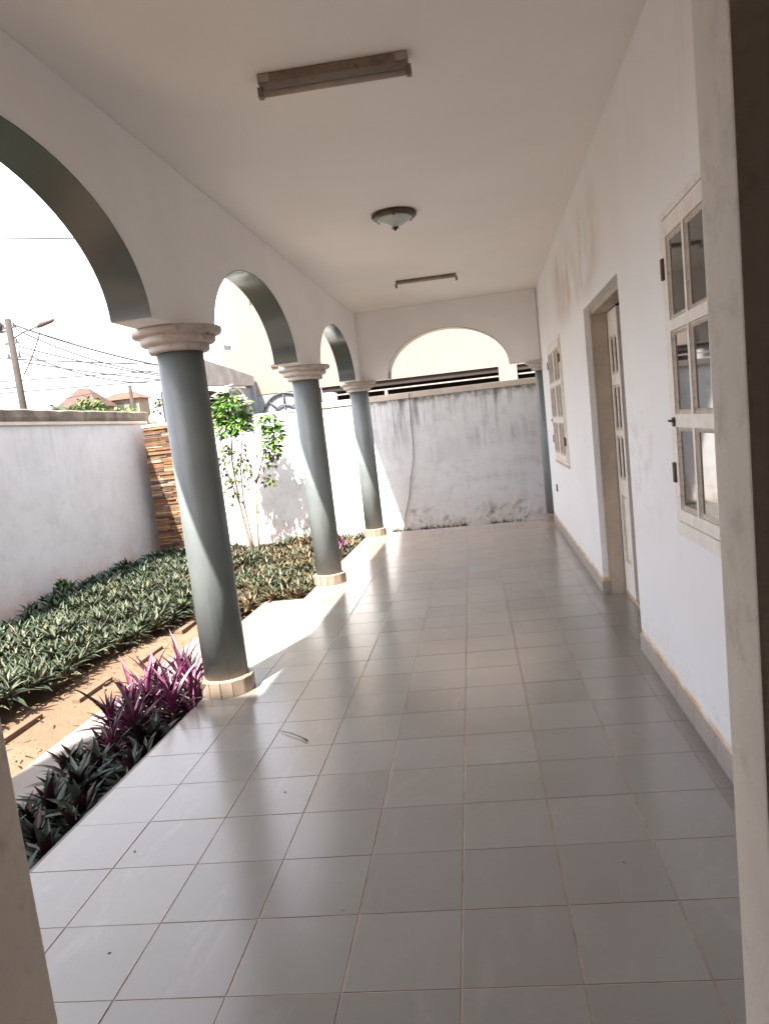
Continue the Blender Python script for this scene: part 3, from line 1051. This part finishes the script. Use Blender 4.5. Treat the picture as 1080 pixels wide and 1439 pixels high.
part("iron_arch", arcm, M['iron'], t)
an = MB().tube([(-6.75, 0.1, 4.15 + fz), (-6.95, 0.1, 4.45 + fz)], 0.02, 6).box(-6.86, -6.7, 0.05, 0.15, 4.16 + fz, 4.28 + fz)
part("roof_bracket", an, M['lampgrey'], t)

t = thing("carport_gateway", "grey concrete lintel and blue grey gate beside the cream house", "gateway", (-6.1, 16.0, GZ))
li = MB()
li.v = [(-0.22, 0.0, 2.93 + fz), (0, 0.0, 2.93 + fz), (0, 4.2, 3.12 + fz), (-0.22, 4.2, 3.12 + fz),
        (-0.22, 0.0, 3.57 + fz), (0, 0.0, 3.57 + fz), (0, 4.2, 3.37 + fz), (-0.22, 4.2, 3.37 + fz)]
for q in ((0, 3, 2, 1), (4, 5, 6, 7), (0, 1, 5, 4), (1, 2, 6, 5), (2, 3, 7, 6), (3, 0, 4, 7)):
    li.f.append(q)
    li.s.append(False)
part("lintel", li, M['concrete'], t)
part("gate_panel", MB().box(-0.12, -0.06, 2.35, 4.0, 0, 3.03 + fz), M['gatepaint'], t, bevel=0.01)
pp = [(-0.05, 2.45 + 1.45 * math.sin(PI / 2 * k / 14), 2.0 + fz + 1.02 * math.cos(PI / 2 * k / 14)) for k in range(15)]
part("gate_arc_bar", MB().tube(pp, 0.035, 6), M['palebar'], t)
part("gate_post", MB().box(-0.2, 0.02, 4.003, 4.25, 0, 3.11 + fz), M['gatepaint'], t)
part("carport_back", MB().box(-0.9, -0.8, 0.1, 4.2, 0, 2.9 + fz).box(-0.795, -0.23, 0.1, 4.2, 2.85 + fz, 2.9 + fz), M['brown'], t)


# ------------------------------------------------------------------ foliage helpers
def leaf_verts(L, W, droop, fold, rows=3):
    """leaf along +X from origin, curving down; returns rows of (left, mid, right)"""
    out = []
    for k in range(rows + 1):
        s = k / rows
        w = W * math.sin(PI * (0.12 + 0.88 * s) ** 0.8) if k < rows else 0.0
        w = max(w, 0.0)
        if k == 0:
            w = W * 0.45
        x = L * (s - 0.12 * droop * s * s)
        z = -droop * L * 0.45 * s * s
        out.append(((x, w, z + fold * w), (x, 0, z), (x, -w, z + fold * w)))
    return out


def add_leaf(mb, origin, yaw, pitch, L, W, droop=0.5, fold=0.5, rows=3, rollz=0.0):
    cy, sy, cp_, sp = math.cos(yaw), math.sin(yaw), math.cos(pitch), math.sin(pitch)
    cr, sr = math.cos(rollz), math.sin(rollz)
    i = len(mb.v)
    for row in leaf_verts(L, W, droop, fold, rows):
        for x, y, z in row:
            y, z = y * cr - z * sr, y * sr + z * cr
            x2, z2 = x * cp_ - z * sp, x * sp + z * cp_
            mb.v.append((origin[0] + x2 * cy - y * sy, origin[1] + x2 * sy + y * cy, origin[2] + z2))
    for k in range(rows):
        a = i + 3 * k
        for q in ((a, a + 1, a + 4, a + 3), (a + 1, a + 2, a + 5, a + 4)):
            mb.f.append(q)
            mb.s.append(True)


def add_rosette(mb, x, y, z, size, nl, spread=1.0, lw=0.085):
    a = random.uniform(0, 6.28)
    for k in range(nl):
        f = k / nl
        pitch = (1.35 - 1.15 * f * spread) + random.uniform(-0.18, 0.18)
        L = size * (0.75 + 0.5 * f) * random.uniform(0.8, 1.15)
        add_leaf(mb, (x, y, z + size * 0.25 * (1 - f)), a + k * 2.399 + random.uniform(-.25, .25), pitch, L, L * lw * random.uniform(0.9, 1.4),
                 random.uniform(0.2, 0.9), 0.55)


def in_poly(x, y, poly):
    r_ = False
    for k in range(len(poly)):
        (xa, ya), (xb, yb) = poly[k], poly[k - 1]
        if (ya > y) != (yb > y) and x < (xb - xa) * (y - ya) / (yb - ya) + xa:
            r_ = not r_
    return r_


def bed(name, poly, step, size, nl, mat, kindlabel=None, zoff=0.0, spread=1.0, lw=0.1, hump=0.0):
    mb = MB()
    xs = [p_[0] for p_ in poly]
    ys = [p_[1] for p_ in poly]
    y = min(ys)
    row = 0
    while y < max(ys):
        x = min(xs) + (step / 2 if row % 2 else 0)
        while x < max(xs):
            xx, yy = x + random.uniform(-.45, .45) * step, y + random.uniform(-.45, .45) * step
            if in_poly(xx, yy, poly):
                h_ = hump * (0.5 + 0.9 * mnoise.noise((xx * 1.1, yy * 1.1, 8)))
                add_rosette(mb, xx, yy, GZ + zoff + h_, size * random.uniform(0.62, 1.32), nl, spread, lw)
            x += step
        y += step * 0.87
        row += 1
    o_ = part(name, mb, mat, None, fix=False)
    return o_


# left bed (beyond the sand path), wall strip, back bed
LB = [(-3.72, 3.6), (-3.68, 5.0), (-3.56, 5.55), (-3.68, 6.2), (-3.42, 7.1), (-3.36, 8.0), (-3.2, 8.6), (-4.1, 9.0), (-4.4, 11.9), (-5.25, 11.9), (-5.25, 3.6)]
o = bed("bed_plants", LB, 0.112, 0.165, 15, M['leaf_left'], zoff=0.05, lw=0.085, hump=0.11)
tag(o, "pale green striped spear-leaf plants massed between the sand path and the left wall", "plants", kind='stuff')
WS = [(-5.72, 8.9), (-5.3, 3.6), (-5.05, 3.6), (-5.05, 11.9), (-5.55, 11.9), (-5.62, 9.6)]
WS = [(-5.45, 3.6), (-5.0, 3.6), (-5.0, 11.9), (-5.7, 11.9), (-5.68, 8.6), (-5.45, 7.6)]
o = bed("wall_plants", WS, 0.15, 0.17, 12, M['leaf_wall'], zoff=0.06, lw=0.12, hump=0.12)
tag(o, "low green plants with wall shade in their colour, along the foot of the left wall", "plants", kind='stuff')
BB = [(-3.25, 7.45), (-2.62, 7.42), (-2.58, 7.72), (-2.0, 7.74), (-2.0, 9.3), (-2.05, 12.1), (-4.75, 12.2), (-4.7, 11.6), (-4.2, 9.0), (-3.3, 8.5)]
o = bed("bed_plants", BB, 0.112, 0.155, 14, M['leaf_back'], zoff=0.03, lw=0.085, hump=0.12)
tag(o, "mixed green and straw coloured plants round the two saplings by the end wall", "plants", kind='stuff')

# dark soil under the near bed
b = MB()
b.box(-2.50, -1.908, 1.2, 4.84, GZ - 0.08, GZ + 0.03)
tag(part("bed_soil", b, M['soil'], None), kind='structure')

# near shaded bed: single plants
stem_me = MB().tube([(0, 0, -0.06), (0.004, 0, 0.06), (0, 0.004, 0.14)], [0.02, 0.016, 0.010], 6).mesh("stem", M['bark'])
variants = []
for v_ in range(6):
    mb = MB()
    a = random.uniform(0, 6)
    nl = 26
    for k in range(nl):
        f = k / nl
        L = random.uniform(0.16, 0.25) * (0.75 + 0.4 * f)
        add_leaf(mb, (0, 0, 0.14 - 0.07 * f), a + k * 2.399 + random.uniform(-.2, .2), 1.35 - 1.15 * f + random.uniform(-.15, .15), L, L * 0.115, random.uniform(0.2, 0.8), 0.5, 4)
    variants.append(mb.mesh("leaves", M['leaf_near'], fix=False))
k = 0
ORD = ("first", "second", "third", "fourth", "fifth", "sixth", "seventh", "eighth", "ninth", "tenth", "eleventh", "twelfth", "thirteenth")
for row_ in range(12):
    y = 3.93 - 0.19 * row_
    for x, rowname in ((-2.38, "row beside the pale pavement"), (-2.20, "middle row"), (-2.02, "row along the floor edge")):
        xx, yy = x + random.uniform(-.05, .05), y + random.uniform(-.07, .07)
        sc = random.uniform(0.85, 1.15)
        t = thing("spear_leaf_plant", "%s dark green plant from the purple clump, in the %s" % (ORD[row_], rowname), "plant",
                  (xx, yy, GZ + 0.03), (random.uniform(-.1, .1), random.uniform(-.1, .1), random.uniform(0, 6)), "dark plants in the shaded bed by the floor")
        t.scale = (sc, sc, sc)
        link("leaves", variants[k % 6], t)
        link("stem", stem_me, t)
        k += 1

# purple plants beside the nearest column; each leaf its own piece
leafs = []
for v_ in range(4):
    for c_ in range(5):
        mb = MB()
        L = (0.24, 0.28, 0.32, 0.21)[v_]
        add_leaf(mb, (0, 0, 0), 0, 0, L, L * (0.055, 0.05, 0.046, 0.062)[v_], (0.25, 0.5, 0.8, 0.15)[v_], 0.7, 4)
        leafs.append(mb.mesh("leaf", M['pl%d' % c_], fix=False))
pur = [(-2.47, 4.10, 0.92, "outermost purple spear-leaf plant of the clump, on the side of the sand path"),
       (-2.28, 4.02, 0.85, "low purple plant at the front of the clump next to the dark green plants"),
       (-2.33, 4.32, 1.05, "tall purple plant in the middle of the clump"),
       (-2.12, 4.20, 1.0, "purple plant at the floor edge in front of the nearest column"),
       (-2.10, 4.50, 1.08, "magenta plant touching the nearest column"),
       (-2.40, 4.58, 1.0, "purple plant at the back of the clump before the pale pavement"),
       (-2.22, 4.72, 0.95, "purple plant behind the clump at the landing step"),
       (-1.99, 4.20, 0.62, "small grey purple plant leaning over the tiles by the nearest column"),
       (-2.44, 4.34, 0.95, "purple plant leaning over the pale pavement in the outer half of the clump"),
       (-2.22, 4.62, 1.12, "tallest magenta plant of the clump, just left of the nearest column"),
       (-2.05, 4.36, 0.95, "purple plant squeezed between the floor edge and the nearest column"),
       (-2.38, 4.16, 0.88, "grey purple plant just behind the outermost one of the clump"),
       (-2.20, 4.36, 1.02, "purple plant at the heart of the clump, behind the one at the floor edge"),
       (-2.30, 3.78, 0.72, "short dark purple plant between the clump and the dark green plants")]
for x, y, sc, lab in pur + [(-2.12, 9.75, 0.8, "dark red purple plant beside the farthest free-standing column, nearer one"),
                            (-2.15, 10.25, 0.9, "dark red purple plant in front of the end wall by the farthest free-standing column")]:
    h0 = 0.20 * sc
    t = thing("purple_plant", lab, "plant", (x + (0.07 if y < 9 else 0), y, GZ + 0.04), (0, 0, random.uniform(0, 6)), "purple spear-leaf plants")
    part("stem", MB().tube([(0, 0, -0.05), (0.01, 0, h0 * 0.6), (0, 0, h0 + 0.05)], [0.022, 0.018, 0.01], 6), M['bark'], t)
    nl = 44 if y < 9 else 24
    for k in range(nl):
        f = k / nl
        me = leafs[random.randrange(4) * 5 + random.choices(range(5), (3, 4, 4, 2, 2))[0]]
        pitch = 1.42 - 1.45 * f + random.uniform(-.2, .2)
        link("leaf", me, t, (0, 0, h0 + 0.06 - 0.13 * f * sc), (random.uniform(-.3, .3), -pitch, k * 2.399 + random.uniform(-.2, .2)), sc * random.uniform(0.7, 1.2))

# weeds in the gap before the end wall
wd = MB()
for k in range(150):
    x = random.uniform(-1.75, 0.75)
    if mnoise.noise((x * 2.2, 1, 4)) < -0.12:
        continue
    yb = 12.27 + SK * (x + 0.5)
    bx, by = x, yb - random.uniform(0.02, 0.1)
    for q in range(random.randint(3, 7)):
        add_leaf(wd, (bx, by, GZ), random.uniform(0, 6.28), random.uniform(0.9, 1.5), random.uniform(0.14, 0.27), 0.012, 0.4, 0.3, 2)
tag(part("weeds", wd, M['weed'], None, fix=False), "short dark weeds along the foot of the stained end wall", "weeds", kind='stuff')
wd = MB()
for k in range(14):
    add_rosette(wd, -5.62 + random.uniform(-.06, .06), 9.0 + random.uniform(-.1, .1), GZ + 0.05 + random.uniform(0, 0.3), 0.09, 7, 1.2, 0.25)
tag(part("wall_weed", wd, M['leaf_far'], None, fix=False), "single leafy weed growing up the foot of the left wall", "weed")


# saplings
def sapling(label, base, stems, clusters, low, flowers):
    t = thing("sapling_tree", label, "tree", base)
    bx, by, bz = base
    tr = MB()
    for pts_, r0 in stems:
        tr.tube(pts_, [r0 * (1 - 0.6 * k / (len(pts_) - 1)) for k in range(len(pts_))], 7)
    part("trunk", tr, M['bark'], t)
    cr = MB()
    for (cx_, cy_, cz_), (rx, ry, rz), n_ in clusters:
        for k in range(n_):
            d = Vector((random.gauss(0, 1), random.gauss(0, 1), random.gauss(0, 1))).normalized() * random.uniform(0.25, 1.0) ** 0.5
            add_leaf(cr, (cx_ + d.x * rx, cy_ + d.y * ry, cz_ + d.z * rz), math.atan2(d.y, d.x) + random.uniform(-.9, .9), random.uniform(-0.7, 0.5),
                     random.uniform(0.09, 0.16), random.uniform(0.022, 0.036), random.uniform(0.1, 0.9), 0.25, 3, random.uniform(-.6, .6))
    part("crown", cr, M['leaf_tree'], t, fix=False)
    lo = MB()
    tw = MB()
    for (p0, p1, n_, spread_) in low:
        for k in range(n_):
            s = random.random()
            c0 = Vector(p0).lerp(Vector(p1), s)
            off = Vector((random.gauss(0, spread_), random.gauss(0, spread_), random.gauss(0, 0.04)))
            e = c0 + off
            tw.tube([c0, e], 0.0025, 4)
            for q in range(random.randint(1, 3)):
                add_leaf(lo, e, math.atan2(off.y, off.x) + random.uniform(-.8, .8), random.uniform(-1.1, 0.2), random.uniform(0.06, 0.11), random.uniform(0.018, 0.028), 0.6, 0.2, 3, random.uniform(-.5, .5))
    part("lower_leaves", lo, M['leaf_low'], t, fix=False)
    tag(part("twigs", tw, M['bark'], t), kind='stuff')
    for (fx, fy, fz_, fr_) in flowers:
        fm = MB()
        for k in range(16):
            d = Vector((random.gauss(0, 1), random.gauss(0, 1), abs(random.gauss(0, 1)))).normalized()
            p_ = Vector((fx, fy, fz_)) + d * fr_ * random.uniform(0.5, 1)
            for q in range(5):
                add_leaf(fm, p_, q * 1.256 + k, 0.5, 0.045, 0.014, 0.2, 0.1, 2)
        part("flower_cluster", fm, M['flower'], t, fix=False)


sapling("taller sapling with a dense round green crown and white flowers, by the end wall", (-3.86, 11.5, GZ),
        [([(0, 0, 0), (-0.04, 0, 0.35), (-0.12, 0.01, 0.95), (-0.14, 0, 1.6), (-0.06, 0, 2.35)], 0.026),
         ([(0.02, 0.03, 0), (-0.01, 0.03, 0.4), (-0.06, 0.04, 0.95), (-0.03, 0.03, 1.5), (0.12, 0.02, 2.2)], 0.02),
         ([(-0.12, 0.01, 0.95), (-0.26, 0, 1.5), (-0.28, 0, 2.1)], 0.014)],
        [((-0.03, 0, 2.40), (0.28, 0.32, 0.26), 380), ((0.04, 0, 2.18), (0.22, 0.3, 0.2), 170), ((-0.16, 0, 2.14), (0.2, 0.28, 0.2), 120)],
        [((-0.13, 0, 0.95), (-0.10, 0, 1.9), 75, 0.11), ((-0.26, 0, 1.3), (-0.27, 0, 1.9), 30, 0.08), ((-0.03, 0, 1.2), (0.08, 0, 1.9), 26, 0.1)],
        [(-0.14, -0.1, 2.64, 0.12), (0.03, -0.1, 2.68, 0.10), (-0.26, -0.1, 2.58, 0.09), (0.20, -0.15, 2.52, 0.09), (0.27, -0.15, 2.44, 0.07)])
sapling("shorter slender sapling with a loose light green crown, beside the taller sapling", (-3.78, 11.55, GZ),
        [([(0, 0, 0), (0.02, 0, 0.45), (0.06, 0, 0.85), (0.11, 0, 1.22)], 0.02),
         ([(0.11, 0, 1.22), (0.24, 0, 1.55), (0.40, 0.02, 1.9), (0.46, 0, 2.22)], 0.014),
         ([(0.11, 0, 1.22), (0.02, 0.02, 1.4), (-0.06, 0.03, 1.6)], 0.01),
         ([(0.20, 0, 1.55), (0.42, 0.0, 1.8), (0.55, 0, 2.05)], 0.009)],
        [((0.50, 0, 1.98), (0.16, 0.2, 0.22), 150), ((0.44, 0, 2.15), (0.13, 0.18, 0.16), 60), ((0.42, 0, 1.72), (0.13, 0.16, 0.16), 55)],
        [((0.22, 0, 1.25), (0.42, 0, 1.7), 36, 0.09), ((0.0, 0, 1.3), (-0.06, 0, 1.6), 12, 0.06), ((0.3, 0, 1.2), (0.42, 0, 1.3), 8, 0.05)],
        [])

# clods and pebbles on the sand
pb_ = MB()
for k in range(420):
    x, y = random.uniform(-3.75, -3.02), random.uniform(3.6, 7.9)
    r_ = random.choice((0.006, 0.008, 0.011, 0.016))
    z_ = GZ + 0.022 * mnoise.noise((x * 1.6, y * 1.6, 3)) + 0.010 * mnoise.noise((x * 6, y * 6, 1))
    i = len(pb_.v)
    for a, b_, c_ in ((1, 0, 0), (0, 1, 0), (-1, 0, 0), (0, -1, 0), (0, 0, .8), (0, 0, -.5)):
        pb_.v.append((x + r_ * a * random.uniform(.6, 1.2), y + r_ * b_ * random.uniform(.6, 1.2), z_ + r_ * c_ * random.uniform(.7, 1.1)))
    for q in ((0, 1, 4), (1, 2, 4), (2, 3, 4), (3, 0, 4), (1, 0, 5), (2, 1, 5), (3, 2, 5), (0, 3, 5)):
        pb_.f.append(tuple(i + t_ for t_ in q))
        pb_.s.append(False)
tag(part("pebbles", pb_, M['ground'], None, fix=False), "small clods and pebbles scattered over the sand path", "pebbles", kind='stuff')
dl = MB()
for k in range(46):
    x, y = random.uniform(-3.7, -3.05), random.uniform(3.8, 7.8)
    add_leaf(dl, (x, y, GZ + 0.03), random.uniform(0, 6.28), random.uniform(-0.15, 0.25), random.uniform(0.05, 0.11), 0.010, 0.3, 0.3, 2)
tag(part("leaf_litter", dl, M['edge'], None, fix=False), "dry fallen leaves lying on the sand path", "leaf litter", kind='stuff')

# ------------------------------------------------------------------ little things on the floor
tw = MB().tube([(-1.23, 3.71, 0.006), (-1.15, 3.65, 0.012), (-1.09, 3.60, 0.010), (-1.05, 3.56, 0.007)], [0.002, 0.0025, 0.003, 0.005], 6)
tag(part("twig", tw, M['twig'], None), "thin dry twig lying on the floor tiles", "twig")
cr = MB()
for (x, y, s) in ((-1.52, 2.61, 0.008), (-1.03, 3.03, 0.008), (-1.32, 2.03, 0.007), (0.33, 2.4, 0.007), (0.45, 2.62, 0.006), (-0.6, 2.2, 0.006), (0.2, 3.6, 0.007), (-0.9, 4.3, 0.006), (0.1, 5.0, 0.008)):
    for q in range(2):
        s *= 0.75
        a, b_ = x + random.uniform(-.01, .01), y + random.uniform(-.01, .01)
        cr.box(a - s / 2, a + s / 2, b_ - s / 2, b_ + s / 2, 0.0008, s * 0.5)
tag(part("crumbs", cr, M['twig'], None), "tiny dark crumbs of dirt scattered on the floor tiles", "dirt", kind='stuff')

# ------------------------------------------------------------------ street: poles, cables, far houses and trees


def pole(label, x, y, top, r0, arm=None, cross=True):
    t = thing("utility_pole", label, "utility pole", (x, y, GZ), (0.0, random.uniform(-.01, .01), 0), "utility poles in the street")
    H = top - GZ
    part("shaft", MB().tube([(0, 0, 0), (0, 0, H * 0.5), (0, 0, H)], [r0 * 1.25, r0 * 1.1, r0], 10), M['pole'], t)
    if cross:
        c_ = MB()
        for zz_ in (0.35, 0.95, 1.5):
            c_.box(-0.28, 0.28, -0.05, 0.05, H - zz_, H - zz_ + 0.07)
        part("crossarm", c_, M['lampgrey'], t)
        for zz_, s in ((0.35, -.22), (0.35, .22), (0.95, .22), (1.5, -.2), (1.5, .24)):
            part("insulator", MB().lathe([(0.03, 0), (0.05, 0.03), (0.03, 0.06), (0.05, 0.09), (0.02, 0.14)], 10), M['lampgrey'], t, (s, -0.02, H - zz_ + 0.07))
    if arm:
        part("lamp_arm", MB().tube([(0, 0, H - 0.78), (0.6, 0, H - 0.55), (1.2, 0, H - 0.42)], 0.03, 8), M['lampgrey'], t)
        lm = MB()
        lm.tube([(1.15, 0, H - 0.45), (1.3, 0, H - 0.38), (1.75, 0, H - 0.28), (1.9, 0, H - 0.26)], [0.05, 0.10, 0.09, 0.03], 10)
        part("lamp_head", lm, M['lampgrey'], t)
    return t


lp = pole("tall leaning-looking wooden utility pole with a street lamp arm", -17.8, 28.0, 7.35, 0.125, True)
pole("small distant utility pole before the red roofed house", -21.2, 44.5, 5.95, 0.11, None, False)
pole("utility pole hidden behind the nearest column where the cables end", -11.55, 30.0, 6.9, 0.12, None, True)


def cable(label, a, b, sag, r=0.012):
    pts_ = []
    for k in range(17):
        s = k / 16
        pts_.append((a[0] + (b[0] - a[0]) * s, a[1] + (b[1] - a[1]) * s, a[2] + (b[2] - a[2]) * s - sag * 4 * s * (1 - s)))
    tag(part("overhead_cable", MB().tube(pts_, max(r * 1.7, 0.027), 5), M['black'], None), label, "cable", "overhead cables in the street")


E_ = (-11.55, 30.0)
part("pole_drum", MB().lathe([(0.07, 0), (0.11, 0.03), (0.11, 0.30), (0.05, 0.36)], 14), M['lampgrey'], lp, (-0.36, -0.05, 7.25))
part("drum_bracket", MB().box(-0.42, 0.0, -0.03, 0.03, 7.16, 7.24), M['lampgrey'], lp)
cable("thick cable sloping down from the top of the lamp pole", (-17.6, 28, 7.1), (*E_, 4.75), 0.18, 0.022)
cable("thinner cable just below the thick one from the lamp pole top", (-17.6, 28, 6.95), (*E_, 4.55), 0.42, 0.008)
cable("double sagging cable from the middle brackets of the lamp pole", (-17.6, 28, 6.3), (*E_, 4.40), 0.14, 0.014)
cable("thin sagging cable that dips lowest between the lamp pole and the column", (-17.6, 28, 6.1), (*E_, 4.42), 0.55, 0.007)
cable("long cable running in from the picture edge past the lamp pole", (-26, 26.2, 7.2), (*E_, 5.0), 0.12, 0.016)
cable("level cable crossing the sky behind the lamp pole", (-30, 30, 5.25), (-11.4, 30.3, 4.52), 0.02, 0.010)
cable("low cable sloping up to the small distant pole", (-36, 40, 5.0), (-21.2, 44.5, 5.9), 0.2, 0.014)
cable("short low cable from the picture edge to the lamp pole", (-30, 26, 5.3), (-17.7, 28, 4.75), 0.15, 0.012)
cable("thin cable from the lower bracket of the lamp pole to the column, almost straight", (-17.6, 28, 5.7), (*E_, 4.3), 0.08, 0.009)
cable("second level cable a little above the low one behind the lamp pole", (-30, 31, 6.0), (-11.4, 30.3, 4.9), 0.05, 0.009)
cable("slack cable from the lamp arm down to the lamp pole bracket", (-16.6, 28, 6.75), (-17.5, 27.9, 5.2), 0.1, 0.008)
cable("single high cable crossing the open sky under the nearest arch", (-30, 24, 11.2), (-10, 29, 9.65), 0.15, 0.018)


def far_house(label, x, y, w, d, wall, ridge, roofmat, nwin):
    t = thing("far_house", label, "house", (x, y, GZ))
    part("wall", MB().box(-w / 2, w / 2, 0, d, 0, wall), M['farwall'], t)
    rf = MB()
    e = 0.5
    rf.v = [(-w / 2 - e, -e, wall), (w / 2 + e, -e, wall), (w / 2 + e, d + e, wall), (-w / 2 - e, d + e, wall), (-w / 2 + d * 0.42, d / 2, ridge), (w / 2 - d * 0.42, d / 2, ridge)]
    for q in ((0, 1, 5, 4), (1, 2, 5), (2, 3, 4, 5), (3, 0, 4), (3, 2, 1, 0)):
        rf.f.append(q)
        rf.s.append(False)
    part("roof", rf, roofmat, t)
    for k in range(nwin):
        wx = -w / 2 + w * (k + 0.5) / nwin
        part("window", MB().box(wx - 0.45, wx + 0.45, -0.06, -0.005, wall - 1.5, wall - 0.4), M['farwin'], t)
    return t


far_house("far house with a brown hipped roof behind the leafy tree", -49.0, 87.7, 5.0, 4.5, 8.6, 11.1, M['roofbrown'], 2)
far_house("far house with a red sheet roof behind the small distant pole", -46.0, 93.0, 5.0, 3.0, 9.4, 10.4, M['roofred'], 3)


def far_tree(name, label, x, y, trunk_h, crown, n_, size, mat=None):
    t = thing(name, label, "tree", (x, y, GZ))
    part("trunk", MB().tube([(0, 0, 0), (0.1, 0, trunk_h * 0.6), (0, 0, trunk_h)], [0.16, 0.12, 0.07], 7), M['bark'], t)
    cr_ = MB()
    for (c0, rr, m_) in crown:
        for k in range(m_):
            d = Vector((random.gauss(0, 1), random.gauss(0, 1), random.gauss(0, 1))).normalized() * random.uniform(0.2, 1) ** 0.4
            add_leaf(cr_, (c0[0] + d.x * rr[0], c0[1] + d.y * rr[1], c0[2] + d.z * rr[2]), random.uniform(0, 6.28), random.uniform(-.8, .8), size * random.uniform(.7, 1.3), size * 0.32, 0.4, 0.2, 2)
    part("crown", cr_, mat or M['leaf_far'], t, fix=False)


far_tree("leafy_tree", "round leafy green tree before the brown roofed house", -22.4, 41.5, 4.3,
         [((0, 0, 4.8), (1.05, 1.0, 0.75), 380), ((-0.9, 0, 4.5), (0.7, 0.7, 0.7), 160), ((0.7, 0, 4.45), (0.7, 0.7, 0.6), 150)], 0, 0.28)
far_tree("leafy_tree", "low yellow green tree behind the coping between the two roofs", -19.6, 40.0, 3.6,
         [((0, 0, 4.15), (1.1, 0.8, 0.5), 240)], 0, 0.26, M['leaf_banana'])
far_tree("leafy_tree", "bushy tree beside the nearest column beyond the left wall", -16.1, 38.0, 3.4,
         [((0, 0, 4.3), (1.0, 0.9, 0.75), 200), ((0.8, 0, 4.6), (0.6, 0.6, 0.6), 120)], 0, 0.28, M['leaf_low'])

t = thing("palm_tree", "small dark palm at the left of the brown roof", "tree", (-25.0, 42.5, GZ))
part("trunk", MB().tube([(0, 0, 0), (0.1, 0, 2.6), (0, 0, 5.2)], [0.14, 0.12, 0.1], 8), M['bark'], t)
pm = MB()
for k in range(15):
    a = k * 2.399
    el = random.uniform(-0.3, 1.0)
    for s in range(14):
        f = (s + 1) / 14
        bx_ = 1.0 * f * math.cos(el)
        bz_ = 1.0 * f * math.sin(el) - 0.55 * f * f
        for sd in (-1, 1):
            add_leaf(pm, (bx_ * math.cos(a), bx_ * math.sin(a), 5.2 + bz_), a + sd * 0.9, -0.4, 0.32 * (1.1 - f * 0.6), 0.022, 0.5, 0.1, 2)
part("crown", pm, M['leaf_palm'], t, fix=False)

t = thing("banana_plant", "upright banana plant with long pale leaves beside the nearest column", "plant", (-15.6, 33.0, GZ))
part("trunk", MB().tube([(0, 0, 0), (0, 0, 1.5), (0, 0, 3.2)], [0.14, 0.12, 0.07], 8), M['leaf_banana'], t)
bm_ = MB()
for a, pch, L in ((0.3, 1.35, 1.5), (2.6, 1.15, 1.3), (4.4, 1.0, 1.2), (-0.4, 0.85, 1.3), (1.6, 0.8, 1.1), (3.4, 0.7, 1.1)):
    add_leaf(bm_, (0, 0, 3.05), a, pch, L, 0.16, 0.35, 0.3, 6)
part("banana_leaves", bm_, M['leaf_banana'], t, fix=False)
print("objects", len(S.objects))
